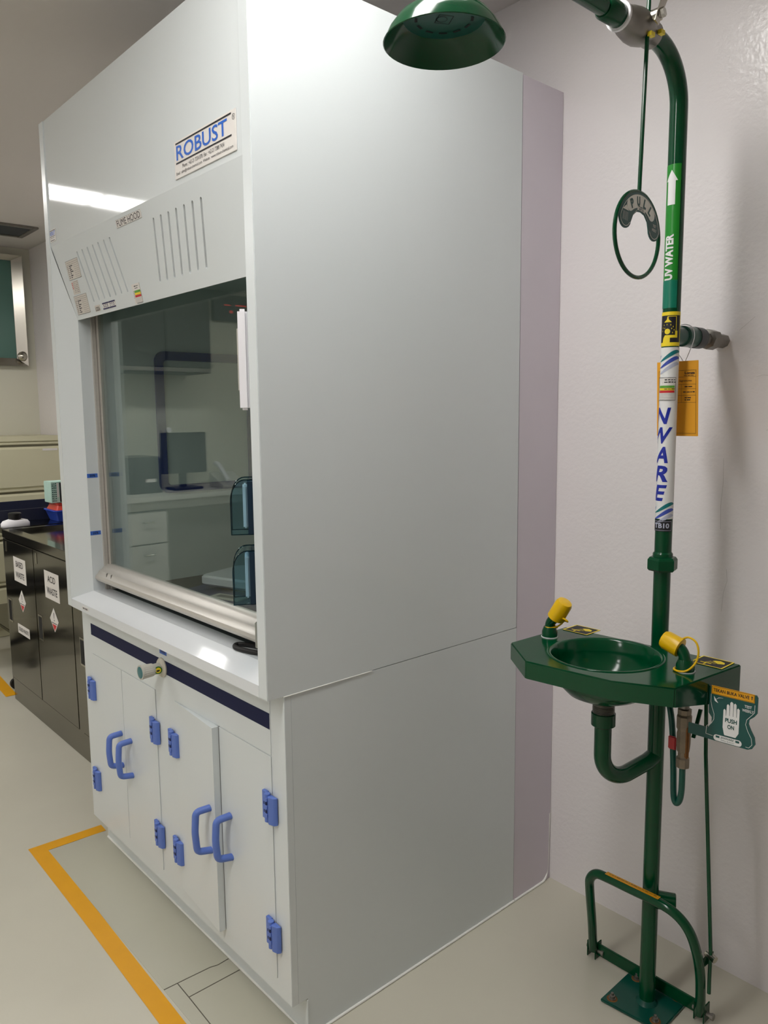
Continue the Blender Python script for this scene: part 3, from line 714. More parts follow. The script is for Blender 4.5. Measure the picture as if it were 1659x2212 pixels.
# supply stub into the wall
SZ = 1.648
st_ = MB().lathe((PX, PY, SZ), (0, 1, 0), [(.0195, .0), (.0195, .05), (.0235, .052), (.0235, .10), (.021, .104)], 24).build('supply_pipe', 'green_dark', sh)
MB().lathe((PX, PY, SZ), (0, 1, 0), [(.021, .100), (.0245, .102), (.0245, .135), (.020, .142)], 24).build('supply_collar', 'vent_grey', st_)
MB().lathe((PX, PY, SZ), (0, 1, 0), [(.016, .14), (.016, .168), (.024, .170), (.024, .205), (.017, .208), (.017, .2605)], 8).build('supply_nut', 'steel_dull', st_)
MB().lathe((PX-.003, YW-.004, SZ-.002), (0, 1, 0), [(.018, -.001), (.024, .0035)], 9).build('plaster_ring', 'wall', st_)
# base plate, bolts
bp = MB().prism([(.405, .700, .001), (.56, .716, .001), (.557, .862, .001), (.403, .845, .001)], (0, 0, .008)).build('base_plate', 'green_dark', sh, bevel=.002)
for x, y in ((.425, .722), (.535, .735), (.43, .83), (.535, .843)):
    b = MB().lathe((x, y, .009), (0, 0, 1), [(.009, 0), (.009, .002), (.0065, .0022), (.0065, .009), (.0035, .0095), (.0035, .016), (.001, .017)], 10).build('bolt', 'steel_dull', bp)
    MB().lathe((x, y, .009), (0, 0, 1), [(.0135, 0), (.012, .0005)], 12).build('rust_ring', 'rust', bp)
MB().lathe((PX, PY, .008), (0, 0, 1), [(.027, 0), (.0225, .006), (.0195, .012)], 24).build('weld_collar', 'green_dark', bp)
# foot treadle
MB().box((.290, .828, .012), (.612, .835, .045)).build('hinge_bar', 'green', sh, bevel=.001)
tp = [(.303, .822, .028), (.318, .79, .13), (.331, .755, .245), (.340, .742, .285), (.362, .735, .311), (.395, .733, .3165), (.46, .733, .3175), (.53, .733, .3185), (.575, .736, .309), (.604, .745, .278), (.617, .760, .225), (.617, .785, .15), (.609, .81, .065), (.602, .822, .022)]
td = MB().tube(spline(tp, 6), .0118, 16).build('foot_treadle', 'green', sh); td['label'] = 'bent tube foot treadle'
for x in (.300, .602):
    MB().box((x-.012, .815, .004), (x-.009, .845, .05)).build('hinge_plate', 'green', sh, bevel=.001)
    MB().box((x+.012, .815, .004), (x+.015, .845, .05)).build('hinge_plate', 'green', sh, bevel=.001)
    MB().lathe((x-.02, .83, .025), (1, 0, 0), [(.006, 0), (.006, .045), (.0085, .0455), (.0085, .052)], 8).build('hinge_bolt', 'steel_dull', sh)
ts = MB()
sf = fr((.46, .733, .3174+.0121), (1, 0, .013), (0, 1, 0))
for k in range(1): ts.box((-.068, -.007, 0), (.075, .006, .0008), lambda p: sf(p.x, p.y, p.z))
q = ts.build('treadle_sticker', 'sign_orange', sh, smooth=0)
l = MB(); l.frame2(-.066, -.0055, .073, .0045, .0005, sf, .0012); fine_print(l, sf, -.060, -.001, .128, .003, .0012, 4); l.build('lettering', 'print_black', q, smooth=0)
MB().lathe((PX+.005, PY+.006, .285), (1, .55, 0), [(.0215, 0), (.0215, .05), (.019, .052), (.0, .0525)], 24).build('outlet_stub', 'green', sh)
MB().prism([(.613, .800, .155), (.632, .812, .185), (.633, .812, .205), (.625, .812, .205), (.610, .800, .175)], (0, .004, 0)).build('rod_bracket', 'green', sh, smooth=0)
MB().cyl((.622, .803, .203), (.646, .797, .199), .0085, n=14).build('rod_clamp', 'steel_bright', sh)
MB().tube([(.6345, .797, .108), (.6330, .799, .15), (.6335, .798, .215), (.600, .80, .69), (.5955, .80, .82)], .0045, 10).build('link_rod', 'green', sh)
# eyewash deck and bowl
ZB = .93; bc = (.4375, .627); BR = .1235
BL_, BRt, F3, F2, F1, L_ = (.243, .748), (.681, .772), (.657, .533), (.545, .479), (.3455, .4545), (.233, .541)
outer = [BL_, L_, F1, F2, F3, BRt]
bm = bmesh.new(); es = loop(outer)
circ = arc(bc, BR, 0, 2*PI, 48)[:-1]; es += loop(circ)
bmesh.ops.triangle_fill(bm, edges=es, use_beauty=True, use_dissolve=False)
mb = MB(); mp = {vv: mb.bm.verts.new((vv.co.x, vv.co.y, ZB)) for vv in bm.verts}
for f_ in bm.faces: mb.bm.faces.new([mp[q] for q in f_.verts])
bm.free()
depth = [.078, .040, .040, .040, .040, .082]
for i in range(6):
    k = (i+1) % 6
    if i == 5: continue
    p, q = outer[i], outer[k]
    mb.loft([[V((*p, ZB)), V((*q, ZB))], [V((*p, ZB-depth[i])), V((*q, ZB-depth[k]))]], cap=False, close=False)
bmesh.ops.remove_doubles(mb.bm, verts=mb.bm.verts[:], dist=1e-5)
es = [e for e in mb.bm.edges if len(e.link_faces) == 2 and e.calc_face_angle(0) > .4]
bmesh.ops.bevel(mb.bm, geom=es, offset=.0025, segments=2, affect='EDGES')
dk = mb.build('eyewash_deck', 'green', sh, smooth=30)
MB().lathe((*bc, ZB), (0, 0, 1), [(BR+.007, .0006), (BR+.006, .002), (BR, .0015), (BR-.004, -.003), (BR-.007, -.03), (BR-.016, -.062), (BR-.042, -.088), (.05, -.103), (.022, -.108), (.020, -.109), (.019, -.113)], 56, cap=False).build('eyewash_bowl', 'green', sh, smooth=60)
MB().lathe((*bc, ZB), (0, 0, 1), [(BR-.003, -.004), (BR-.005, -.03), (BR-.014, -.064), (BR-.040, -.091), (.05, -.106), (.024, -.112)], 48, cap=False).build('bowl_underside', 'green', sh, smooth=60)
MB().lathe((*bc, ZB-.107), (0, 0, 1), [(.017, 0), (.017, .001)], 20).build('drain_strainer', 'steel_dull', sh)
MB().box((.45, .755, ZB-.075), (.53, .762, ZB-.004)).build('deck_bracket', 'green', sh, smooth=0)
MB().lathe((.228, .565, ZB-.02), (-.9, -.1, 0), [(.010, 0), (.009, .004), (.004, .006)], 14).build('deck_button', 'plastic_white', sh)
# nozzles with yellow dust caps
def nozzle(base, path, cap0, cap1, loop_pts):
    n = MB().tube(spline(path, 6), .0122, 16).build('eyewash_nozzle', 'green', sh)
    MB().lathe(base, (0, 0, 1), [(.019, 0), (.019, .014), (.0145, .026)], 20).build('nozzle_base', 'green', n)
    MB().lathe(base, (0, 0, 1), [(.0205, .0002), (.0205, .002)], 20).build('nozzle_washer', 'plastic_white', n)
    ax = V(cap1)-V(cap0); L = ax.length
    cp = MB().lathe(cap0, ax, [(.0195, 0), (.0210, .0005), (.0206, L-.009), (.0175, L-.002), (.010, L), (.0, L)], 28).build('dust_cap', 'cap_yellow', sh)
    MB().tube(spline(loop_pts, 8), .0022, 8).build('cap_strap', 'cap_yellow', cp)
b1 = (.2675, .649, ZB); b2 = (.6185, .647, ZB)
nozzle(b1, [(.2675, .649, .935), (.2675, .649, .955), (.271, .649, .968), (.283, .649, .982), (.292, .649, .997)], (.2845, .649, .9815), (.3120, .649, 1.0265),
       [(.303, .646, .985), (.318, .640, .985), (.322, .645, .979), (.302, .66, .974), (.292, .660, .964), (.284, .652, .957), (.270, .637, .955), (.256, .649, .957), (.268, .661, .957), (.285, .655, .955)])
nozzle(b2, [(.6185, .647, .935), (.6185, .647, .950), (.614, .647, .966), (.606, .647, .976), (.590, .647, .983)], (.6065, .647, .9775), (.5655, .647, .9905),
       [(.606, .648, .995), (.622, .648, 1.004), (.640, .646, .998), (.647, .645, .980), (.645, .643, .960), (.638, .637, .945), (.628, .629, .936), (.612, .627, .933), (.600, .634, .933), (.597, .645, .933)])
# pictogram stickers on the deck
for cx, cy in ((.289, .7535), (.632, .742)):
    df = fr((cx, cy, ZB+.0003), (1, 0, 0), (0, 1, 0))
    q = MB().box((-.0355, -.031, 0), (.0355, .031, .0006), lambda p: df(p.x, p.y, p.z)).build('eyewash_sticker', 'print_black', sh, smooth=0)
    l = MB(); l.frame2(-.0355, -.031, .0355, .031, .0035, df, .001)
    l.poly([(.000, .014), (.010, .019), (.022, .013), (.026, .002), (.014, -.004), (.004, .004), (-.003, .008)], df, .001)
    l.rect(-.021, -.014, .003, -.010, df, .001); l.rect(-.010, -.024, -.006, -.012, df, .001)
    for k in range(4):
        l.poly([(-.012+k*.006, -.009), (-.0105+k*.006, -.009), (-.004+k*.005, .006-k*.002), (-.0055+k*.005, .006-k*.002)], df, .001)
    l.build('pictogram', 'print_yellow', q, smooth=0)
# drain trap
MB().lathe((*bc, .774), (0, 0, 1), [(.0225, .056), (.0275, .052), (.0275, .040), (.0235, .038)], 6).build('drain_nut', 'brass_worn', sh)
thp = [(.0235, .040)]
for k in range(6): thp += [(.0252, .037-k*.004), (.0232, .035-k*.004)]
MB().lathe((*bc, .774), (0, 0, 1), thp, 24).build('drain_thread', 'steel_dull', sh)
MB().lathe((*bc, .774), (0, 0, 1), [(.022, -.016), (.0275, -.012), (.0275, .016), (.024, .018)], 26).build('drain_collar', 'green', sh)
trap = [V((bc[0], bc[1], .774)), V((bc[0], bc[1], .690))]
dx, dy = PX-bc[0], PY-bc[1]; L = math.hypot(dx, dy); ux, uy = dx/L, dy/L
trap += [V((bc[0]+ux*.062*(1-math.cos(a)), bc[1]+uy*.062*(1-math.cos(a)), .690-.062*math.sin(a))) for a in [PI*.55*i/12 for i in range(1, 13)]]
trap += [V((PX-ux*.025, PY-uy*.025, .646)), V((PX, PY, .658))]
MB().tube(trap, .0195, 22).build('drain_trap', 'green', sh)
# supply hose and stop valve under the deck
vx, vy = .606, .678
MB().cyl((vx, vy, .83), (vx, vy, .90), .0095, n=14).build('feed_stub', 'steel_dull', sh)
va = MB().lathe((vx, vy, .70), (0, 0, 1), [(.010, .0), (.0145, .002), (.0145, .022), (.0115, .025), (.0115, .036), (.014, .040), (.0155, .055), (.0155, .080), (.0135, .086), (.0150, .090), (.0165, .092), (.0165, .118), (.0135, .122), (.0150, .124), (.0150, .134), (.010, .136)], 8).build('stop_valve', 'brass_worn', sh, smooth=25)
MB().box((vx+.0075, vy-.012, .726), (vx+.0165, vy-.004, .80)).build('rust_streak', 'rust', va, bevel=.003)
MB().box((vx-.030, vy-.012, .738), (vx-.012, vy-.006, .768)).build('valve_handle', 'valve_red', va, bevel=.002)
MB().tube(spline([(vx, vy, .702), (vx, vy, .650), (vx-.004, vy, .622), (vx-.012, vy, .613), (vx-.019, vy+.002, .630), (vx-.026, vy+.01, .69), (vx-.037, vy+.02, .77), (vx-.050, vy+.03, .815), (vx-.075, vy+.05, .848), (PX+.015, PY-.01, .870)], 8), .0068, 12).build('supply_hose', 'green_dark', sh)
MB().prism([(vx+.012, vy+.01, .77), (vx+.016, vy+.03, .83), (vx+.024, vy+.03, .83), (vx+.020, vy+.01, .77)], (0, .004, 0)).build('stay_bracket', 'green', sh, smooth=0)
# push plate
YP = .655
pq = fr((0, YP, 0), (1, 0, .03), (0, 0, 1))
pp = lambda a, b, c=0: pq(.9716*a+.0393, .9716*b+.042, c)
o2 = [(.6535, .873), (.7470, .873), (.7500, .868), (.7500, .835), (.7440, .826), (.7350, .818), (.7335, .808), (.7390, .796), (.7470, .782), (.7490, .768), (.7430, .757), (.7340, .753), (.6600, .753), (.6050, .754), (.6050, .778), (.6480, .778), (.6560, .790), (.6560, .803), (.6490, .812), (.6480, .842), (.6490, .868)]
pp2 = MB().loft([[pp(x, z, -.003) for x, z in o2], [pp(x, z, 0) for x, z in o2]]).build('push_plate', 'sign_green', sh, smooth=0); pp2['label'] = 'green push plate with a white hand and PUSH ON'
q = MB().box((.6535, .856, .0003), (.7440, .8745, .001), lambda p: pp(p.x, p.y, p.z)).build('instruction_sticker', 'sign_orange', pp2, smooth=0)
l = MB(); l.text('TEKAN BUKA VALVE', pp, .6955, .8620, w=.076, h=.0075, c=.0015, bold=.015, al='C'); l.frame2(.6545, .857, .7430, .8735, .0006, pp, .0014)
l.poly([(.738, .862), (.7395, .862), (.7395, .867), (.7408, .867), (.7388, .8705), (.7367, .867), (.738, .867)], pp, .0015); l.build('lettering', 'print_black', pp2, smooth=0)
hand = [(.688, .762), (.710, .762), (.7115, .770), (.7175, .782), (.7178, .834), (.7145, .837), (.7122, .834), (.7120, .816), (.7112, .816), (.7108, .843), (.7078, .846), (.7052, .843), (.7050, .816), (.7042, .816), (.7040, .845), (.7005, .848), (.6975, .845), (.6975, .816), (.6967, .816), (.6962, .838), (.6930, .841), (.6905, .838), (.6900, .816), (.6893, .812), (.6888, .826), (.6860, .829), (.6838, .826), (.6836, .788), (.6868, .774)]
l = MB(); l.poly([(x-.003, max(z, .7712)) for x, z in hand], pp, .0006); l.text('TEST', pp, .7315, .8420, w=.015, h=.006, c=.0006, bold=.02, al='C'); l.text('WEEKLY', pp, .7315, .8330, w=.024, h=.006, c=.0006, bold=.02, al='C')
l.poly([(.659, .852), (.669, .838), (.664, .840), (.661, .842)], pp, .0006)
for k in range(5): l.poly([(.664+k*.0012, .846+k*.0012), (.6645+k*.0012, .8455+k*.0012), (.672+k*.0018, .850+k*.0002), (.6715+k*.0018, .8505+k*.0002)], pp, .0006)
def pline(pts, wd=.0009):
    for (x0, y0), (x1, y1) in zip(pts[:-1], pts[1:]):
        d = V((x1-x0, y1-y0)).normalized()*wd/2; l.poly([(x0+d.y, y0-d.x), (x1+d.y, y1-d.x), (x1-d.y, y1+d.x), (x0-d.y, y0+d.x)], pp, .0006)
pline([(.653, .855), (.653, .838), (.656, .826), (.661, .812), (.661, .800), (.656, .790), (.646, .782), (.645, .764), (.660, .763)])
pline([(.745, .852), (.745, .836), (.739, .828), (.730, .817), (.728, .806), (.733, .793), (.741, .779), (.743, .766), (.737, .758), (.730, .758)])
pill = rrect(.662, .7545, .722, .7640+.004, .0065); l.poly(pill, pp, .0006)
l.build('lettering', 'print_white', pp2, smooth=0)
l = MB(); l.text('PUSH', pp, .6978, .8005, w=.025, h=.0095, c=.001, bold=.03, al='C'); l.text('ON', pp, .6978, .7870, w=.014, h=.0095, c=.001, bold=.03, al='C')
l.text('ENWARE', pp, .692, .7617, w=.028, h=.0045, c=.001, shear=.25, bold=.01, al='C'); l.text('Safety Systems', pp, .692, .7565, w=.028, h=.003, c=.001, shear=.2, al='C')
l.rect(.667, .7615, .675, .766, pp, .001); l.rect(.709, .7615, .717, .766, pp, .001); l.build('lettering', 'sign_green', pp2, smooth=0)
# orange inspection tag hanging behind the riser
tg = thing('inspection_tag', 'orange paper inspection tag hung behind the green riser pipe', 'tag', (.485, .817, 1.42))
tf = fr((.4865, .817, 1.506), (1, 0, 0), (-.035, 0, 1))
MB().box((-.048, -.085, -.0006), (.052, .085, .0), lambda p: tf(p.x, p.y, p.z)).build('card', 'tag_orange', tg, smooth=0)
l = MB(); l.text('Lonza', tf, .044, .055, w=.024, h=.006, c=.0006, bold=.03, al='R'); l.frame2(-.043, -.079, .047, .064, .0006, tf, .0005)
for z in (.049, .032, .022, .007, -.009): l.rect(-.043, z, .047, z+.0005, tf, .0005)
l.rect(.012, -.009, .0125, .032, tf, .0005); l.text('Signatures', tf, .022, .037, w=.030, h=.006, c=.0006, al='C'); fine_print(l, tf, .020, .026, .018, .003, .0006, 11); fine_print(l, tf, .016, .014, .028, .0028, .0006, 12); fine_print(l, tf, .020, .001, .018, .0028, .0006, 13); fine_print(l, tf, .020, -.004, .014, .0028, .0006, 14); fine_print(l, tf, .018, .0515, .026, .002, .0006, 15)
l.build('lettering', 'print_black', tg, smooth=0)
MB().tube(spline([(.503, .818, 1.588), (.513, .828, 1.625), (.5145, .836, 1.648), (.507, .838, 1.667), (.4875, .838, 1.675), (.468, .838, 1.667), (.4605, .838, 1.648), (.468, .834, 1.625), (.497, .820, 1.592)], 6), .001, 6).build('string', 'plastic_white', tg)

# ------------------------------------------------------------------ stainless waste cabinet
SY, SX0, SX1, ST = .264, -2.885, -1.235, .907
sc = thing('waste_cabinet', 'dark stainless steel waste cabinet left of the fume hood', 'cabinet', (-2.06, .64, 0))
MB().box((SX0+.012, SY+.012, .02), (SX1, 1.02, .865)).build('body', 'steel', sc, smooth=0)
MB().box((SX0+.012, SY+.004, .001), (SX1, SY+.02, .118)).build('plinth', 'steel', sc, smooth=0)
tb = MB(); tb.box((SX0, SY, .865), (SX1, SY+.055, ST)); tb.box((SX0, .97, .865), (SX1, 1.02, ST)); tb.box((SX0, SY+.055, .865), (SX0+.05, .97, ST)); tb.box((SX0+.05, SY+.055, .865), (SX1, .97, .889))
tb.build('worktop', 'steel', sc, bevel=.002)
xs = [(-2.868, -2.405), (-2.398, -1.925), (-1.868, -1.40)]
for i, (a, b) in enumerate(xs):
    d_ = MB().box((a, SY-.002, .125), (b, SY+.010, .862)).build('door', 'steel', sc, bevel=.0015)
    hx = (-2.815, -2.352, -1.826)[i]
    MB().box((hx-.03, SY-.0032, .432), (hx+.03, SY-.0021, .556)).build('pull_plate', 'steel_bright', d_, bevel=.0004)
    MB().box((hx-.023, SY-.0036, .441), (hx+.023, SY-.0031, .547)).build('pull_recess', 'dark_slot', d_, smooth=0)
    MB().box((a+.035, SY-.004, .80), (a+.052, SY-.002, .852)).build('hinge_tab', 'steel_bright', d_, bevel=.0005)
MB().box((-1.923, SY, .12), (-1.870, SY+.0115, .864)).build('post', 'steel', sc, smooth=0)
sp = fr((0, SY-.0023, 0), (1, 0, 0), (0, 0, 1))
def paper_sign(name, x0, z0, x1, z1, lines, label):
    q = MB().box((x0, z0, 0), (x1, z1, .0007), lambda p: sp(p.x, p.y, p.z)).build(name, 'paper', sc, smooth=0); q['label'] = label
    for tx, z, w_, h_ in lines:
        l = MB(); l.text(tx, sp, (x0+x1)/2, z, w=w_, h=h_, c=.0012, bold=.012, al='C'); l.build('lettering', 'print_black', q, smooth=0)
paper_sign('paper_sign', -2.71, .667, -2.524, .790, [('BASED', .742, .11, .030), ('WASTE', .688, .13, .030)], 'white sign reading BASED WASTE')
paper_sign('paper_sign', -2.255, .659, -2.068, .787, [('ACID', .738, .10, .030), ('WASTE', .682, .135, .032)], 'white sign reading ACID WASTE')
paper_sign('paper_sign', -2.709, .398, -2.529, .446, [('SOLID WASTE', .412, .150, .020)], 'white sign reading SOLID WASTE')
for cx, cz_ in ((-2.61, .575), (-2.156, .569)):
    q = MB().poly([(cx, cz_-.057), (cx+.057, cz_), (cx, cz_+.057), (cx-.057, cz_)], sp, .0006).build('hazard_diamond', 'paper', sc, smooth=0)
    l = MB(); l.poly([(cx-.004, cz_+.034), (cx+.004, cz_+.034), (cx+.0025, cz_+.006), (cx-.0025, cz_+.006)], sp, .001); l.poly(arc((cx, cz_-.002), .004, 0, 2*PI, 10)[:-1], sp, .001); l.rect(cx-.035, cz_-.017, cx+.035, cz_-.0135, sp, .001); l.build('exclamation_mark', 'print_black', q, smooth=0)
    l = MB(); l.poly([(cx, cz_-.050), (cx+.028, cz_-.022), (cx-.028, cz_-.022)], sp, .001); l.build('hazard_corner', 'print_red', q, smooth=0)
MB().box((SX0-.03, SY+.015, .001), (SX0+.01, SY+.05, .045)).build('foot', 'steel_bright', sc, bevel=.002)
MB().cyl((SX0-.012, SY+.035, .03), (SX0-.012, SY+.035, .12), .018, n=14).build('foot_post', 'steel_dull', sc)
bg = MB().loft([[V((-2.33+.06*math.cos(2*PI*i/14)*k, .44+.04*math.sin(2*PI*i/14)*k, .889+z)) for i in range(14)] for k, z in ((.9, .0005), (1, .012), (.8, .03), (.4, .038))]).build('cleaning_cloth', 'rust')
bg.data.materials[0] = mat('maroon', (88, 44, 44), .8, var=.1, scale=30); tag(bg, 'crumpled maroon cloth lying on the steel cabinet top', 'cloth')

# ------------------------------------------------------------------ trolley and stacked items beside it
tr = thing('lab_trolley', 'dark grey trolley standing past the far end of the steel cabinet', 'trolley', (-3.4, .65, 0))
MB().box((-3.78, .30, .865), (-3.0, 1.0, .895)).build('tray', 'steel', tr, bevel=.004)
MB().box((-3.76, .32, .30), (-3.02, .98, .32)).build('shelf', 'steel', tr, bevel=.003)
for x in (-3.76, -3.03):
    for y in (.32, .97):
        MB().cyl((x, y, .06), (x, y, .865), .014, n=12).build('leg', 'steel_dull', tr)
        MB().cyl((x-.011, y, .031), (x+.011, y, .031), .03, n=16).build('castor', 'rubber', tr)
cr = thing('storage_crate', 'flat navy plastic crate on the trolley tray', 'crate', (-3.5, .55, .895))
mb = MB(); mb.box((-3.74, .31, .8955), (-3.24, .94, .905)); mb.box((-3.74, .31, .905), (-3.73, .94, .962)); mb.box((-3.25, .31, .905), (-3.24, .94, .962)); mb.box((-3.73, .31, .905), (-3.25, .32, .962)); mb.box((-3.73, .93, .905), (-3.25, .94, .962))
mb.build('crate_body', 'navy_crate', cr, smooth=0)
MB().box((-3.74, .305, .953), (-3.24, .31, .963)).build('crate_rim', 'navy_crate', cr, smooth=0)
def tub(x0, y0, x1, y1, z0, z1, k, m, name, label, cat, rim=.006):
    mb = MB()
    mb.loft([[V((x, y, z0)) for x, y in rrect(x0+k, y0+k, x1-k, y1-k, .012, 3)], [V((x, y, z1)) for x, y in rrect(x0, y0, x1, y1, .012, 3)], [V((x, y, z1)) for x, y in rrect(x0-rim, y0-rim, x1+rim, y1+rim, .014, 3)], [V((x, y, z1+.006)) for x, y in rrect(x0-rim, y0-rim, x1+rim, y1+rim, .014, 3)], [V((x, y, z1+.006)) for x, y in rrect(x0+.004, y0+.004, x1-.004, y1-.004, .01, 3)], [V((x, y, z0+.004)) for x, y in rrect(x0+k+.004, y0+k+.004, x1-k-.004, y1-k-.004, .01, 3)]])
    return tag(mb.build(name, m, smooth=30), label, cat)
tub(-3.22, .590, -3.04, .80, .896, .953, .018, 'blue_bin', 'storage_bin', 'bright blue plastic bin under the red tray on the trolley', 'bin')
tub(-3.20, .612, -3.06, .78, .9595, .991, -.014, 'red_tray', 'tray', 'red plastic tray between the blue bin and the glove box', 'tray')
gb = thing('glove_box', 'pale teal printed glove box on top of the red tray', 'box', (-3.13, .67, .998))
MB().box((-3.205, .590, .9985), (-3.085, .79, 1.118)).build('carton', 'box_teal', gb, bevel=.002)
gf = fr((-3.0848, .59, 1.0), (0, 1, 0), (0, 0, 1))
l = MB(); rnd = random.Random(9)
for i in range(9):
    for k in range(3): l.rect(.004+k*.009, .008+i*.012, .010+k*.009, .012+i*.012+.004*rnd.random(), gf, .0006)
l.build('lettering', 'green_dark', gb, smooth=0)
l = MB(); l.rect(.0305, .03, .041, .11, gf, .0006); l.build('panel', 'paper', gb, smooth=0)
l = MB(); l.rect(.045, .003, .056, .112, gf, .0006); l.build('panel', 'print_black', gb, smooth=0)
ds = thing('tape_dispenser', 'white rounded dispenser with a black cap on the trolley edge', 'dispenser', (-3.07, .37, .895))
MB().loft([[V((-3.07+a*k*.045, .385+b*k*.075, .8955+z)) for a, b in [(math.cos(2*PI*i/20), math.sin(2*PI*i/20)) for i in range(20)]] for k, z in ((1, 0), (1, .014), (.85, .028), (.5, .036))]).build('body', 'plastic_white', ds)
MB().lathe((-3.07, .385, .928), (0, 0, 1), [(.03, 0), (.034, .012), (.034, .034), (.028, .038)], 16).build('cap', 'plastic_black', ds)

ch = thing('office_chair', 'black swivel office chair beside the trolley', 'chair', (-3.72, -.1, 0))
cx, cy = -3.62, -.12
for k in range(5):
    a = 2*PI*k/5+.45; p = V((cx+.30*math.cos(a), cy+.30*math.sin(a), .075))
    MB().tube([V((cx, cy, .12)), p], [.024, .015], 10).build('leg', 'plastic_black', ch)
    MB().cyl(p+V((-.02, 0, -.045)), p+V((.02, 0, -.045)), .029, n=16).build('castor', 'rubber', ch)
MB().cyl((cx, cy, .10), (cx, cy, .42), .026, n=16).build('gas_post', 'steel_dull', ch)
MB().loft([[V((x, y, z)) for x, y in rrect(cx-.24+k, cy-.24+k, cx+.24-k, cy+.24-k, .08)] for k, z in ((.03, .42), (0, .44), (0, .48), (.03, .50))]).build('seat', 'plastic_black', ch)
MB().prism([(cx-.25, cy-.19, .60), (cx-.20, cy-.20, .60), (cx-.20, cy+.20, .60), (cx-.25, cy+.19, .60)], (-.05, 0, .42)).build('backrest', 'plastic_black', ch, bevel=.02)
MB().tube([(cx-.1, cy, .43), (cx-.24, cy, .46), (cx-.27, cy, .62)], .018, 10).build('back_stem', 'steel_dull', ch)

# ------------------------------------------------------------------ far wall: filing cabinet
fc = thing('filing_cabinet', 'cream lateral filing cabinet below the far window', 'cabinet', (-4.37, .5, 0))
FX = -4.15
MB().box((XF+.005, .0, .002), (FX-.012, 1.03, 1.354)).build('body', 'cream', fc, bevel=.003)
MB().box((FX-.03, .0, 1.318), (FX, 1.03, 1.354)).build('top_rail', 'cream', fc, bevel=.003)
for i in range(4):
    zt = 1.312-i*.314
    d_ = MB().prism([(FX-.011, .012, zt-.300), (FX, .012, zt-.300), (FX, .012, zt-.045), (FX-.010, .012, zt-.030), (FX-.010, .012, zt-.018), (FX+.004, .012, zt-.012), (FX+.004, .012, zt), (FX-.011, .012, zt)], (0, 1.006, 0)).build('drawer', 'cream', fc, smooth=0)
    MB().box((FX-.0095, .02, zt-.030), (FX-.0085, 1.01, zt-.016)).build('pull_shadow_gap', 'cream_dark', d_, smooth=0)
    MB().box((FX+.0005, .90, zt-.060), (FX+.002, 1.0, zt-.046)).build('label_holder', 'paper', d_, smooth=0)

# ------------------------------------------------------------------ bench along the far wall, seen mirrored in the sash
lb = thing('lab_bench', 'white laboratory bench along the far wall', 'bench', (-4.25, -1.9, 0))
MB().box((XF+.003, -3.0, .865), (-3.88, -1.10, .90)).build('worktop', 'wood_white', lb, bevel=.003)
MB().box((XF+.003, -3.0, .80), (-3.92, -1.10, .865)).build('apron', 'wood_white', lb, smooth=0)
MB().box((XF+.003, -3.0, .001), (-4.5, -1.15, .80)).build('back_panel', 'plastic_grey', lb, smooth=0)
for y in (-2.98, -1.14): MB().box((-4.5, y-.02, .001), (-3.95, y+.02, .80)).build('leg_panel', 'wood_white', lb, smooth=0)
pd = thing('drawer_pedestal', 'white drawer pedestal under the laboratory bench', 'drawers', (-4.15, -1.32, 0))
MB().box((-4.48, -1.475, .001), (-3.94, -1.165, .79)).build('carcass', 'plastic_grey', pd, smooth=0)
for z0, z1 in ((.555, .785), (.03, .545)):
    d_ = MB().box((-3.939, -1.47, z0), (-3.92, -1.17, z1)).build('drawer_front', 'wood_white', pd, bevel=.002)
    MB().tube(fillet([(-3.919, -1.36, z1-.07), (-3.895, -1.36, z1-.07), (-3.895, -1.28, z1-.07), (-3.919, -1.28, z1-.07)], .012), .005, 8).build('handle', 'steel_bright', d_)
wc = thing('wall_cupboard', 'dark grey wall cupboard hung above the laboratory bench', 'cupboard', (-4.4, -1.65, 1.815))
MB().box((XF+.003, -2.05, 1.815), (-4.22, -1.27, 2.56)).build('carcass', 'dark_panel', wc, smooth=0)
for a, b in ((-2.04, -1.665), (-1.655, -1.28)):
    d_ = MB().box((-4.219, a, 1.855), (-4.20, b, 2.55)).build('door', 'dark_panel', wc, bevel=.002)
MB().box((-4.219, -2.04, 1.82), (-4.20, -1.28, 1.85)).build('pelmet', 'steel_dull', wc, smooth=0)
pr = thing('printer', 'black box printer with white label on the laboratory bench', 'printer', (-4.3, -1.42, .90))
MB().loft([[V((x, y, z)) for x, y in rrect(-4.50+k, -1.56+k, -4.14-k, -1.285-k, .03, 4)] for k, z in ((0, .901), (0, 1.15), (.01, 1.175))]).build('body', 'screen', pr)
MB().box((-4.139, -1.50, .985), (-4.137, -1.42, 1.01)).build('label', 'paper', pr, smooth=0)
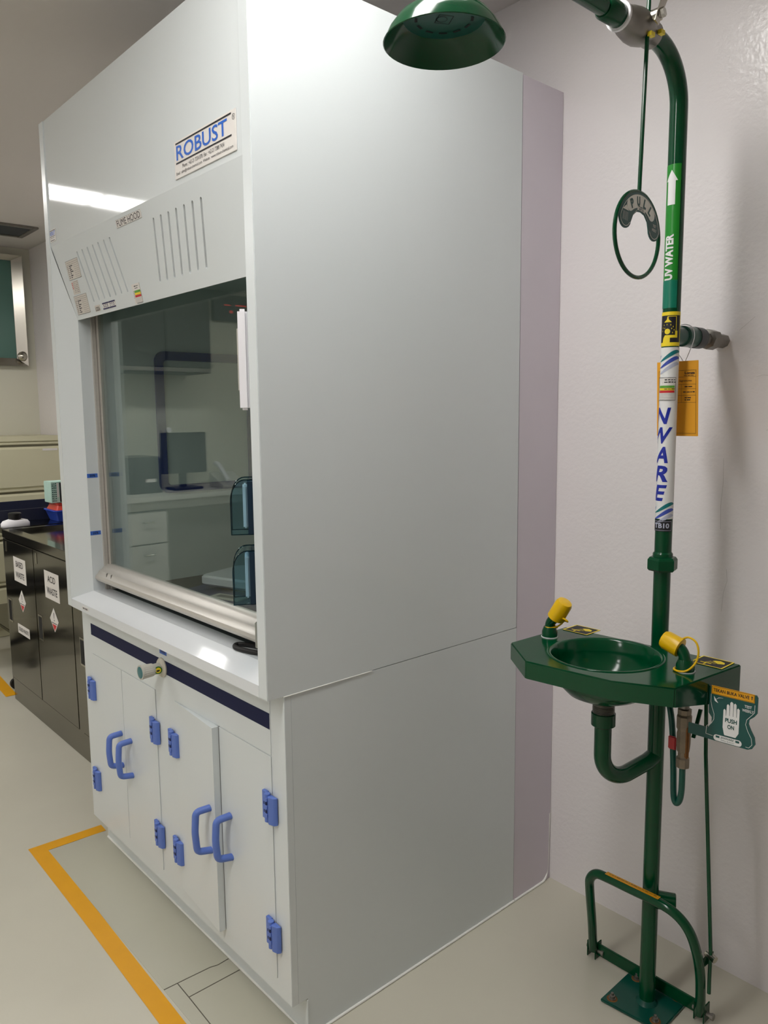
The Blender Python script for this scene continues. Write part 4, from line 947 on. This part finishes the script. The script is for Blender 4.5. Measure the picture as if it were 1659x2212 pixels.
mo = thing('monitor', 'dark computer monitor on the laboratory bench', 'monitor', (-4.3, -1.80, .90))
MB().box((-4.28, -1.99, 1.03), (-4.24, -1.61, 1.35)).build('display', 'screen', mo, bevel=.004)
MB().box((-4.30, -1.83, .92), (-4.28, -1.77, 1.12)).build('neck', 'plastic_black', mo, bevel=.003)
MB().box((-4.36, -1.92, .901), (-4.18, -1.68, .92)).build('foot', 'plastic_black', mo, bevel=.004)
cm = thing('webcam', 'small white round webcam standing on the monitor top edge', 'camera', (-4.26, -1.66, 1.35))
MB().box((-4.275, -1.69, 1.3505), (-4.245, -1.61, 1.372)).build('clip', 'plastic_grey', cm, bevel=.003)
MB().lathe((-4.245, -1.67, 1.371), (1, 0, 0), [(.021, 0), (.021, .015), (.012, .018), (.001, .0185)], 16).build('lens', 'plastic_white', cm)
ph = thing('telephone', 'grey desk telephone with raised handset on the laboratory bench', 'telephone', (-4.2, -2.12, .90))
MB().prism([(-4.30, -2.26, .901), (-4.08, -2.26, .901), (-4.08, -2.26, .925), (-4.30, -2.26, 1.02)], (0, .22, 0)).build('base', 'plastic_grey', ph, bevel=.004)
MB().tube(spline([(-4.30, -2.10, 1.09), (-4.24, -2.10, 1.075), (-4.16, -2.10, 1.01), (-4.10, -2.10, .96)], 6), .02, 10).build('handset', 'plastic_white', ph)
ck = thing('display_panel', 'black wall display with small red lit marks on the far wall', 'display', (-4.55, -2.45, 2.3))
MB().box((XF+.003, -2.70, 2.28), (-4.55, -2.28, 2.50)).build('case', 'plastic_black', ck, bevel=.005)
kf = fr((-4.549, -2.49, 2.36), (0, -1, 0), (0, 0, 1))
kf = fr((-4.549, -2.49, 2.36), (0, 1, 0), (0, 0, 1))
l = MB(); l.rect(-.11, .05, .0, .062, kf, .001); l.rect(.05, .048, .11, .058, kf, .001); l.rect(-.09, -.01, -.06, .02, kf, .001); l.rect(-.05, -.01, -.03, .015, kf, .001); l.rect(.03, -.012, .06, .01, kf, .001); l.build('lit_mark', 'led', ck, smooth=0)
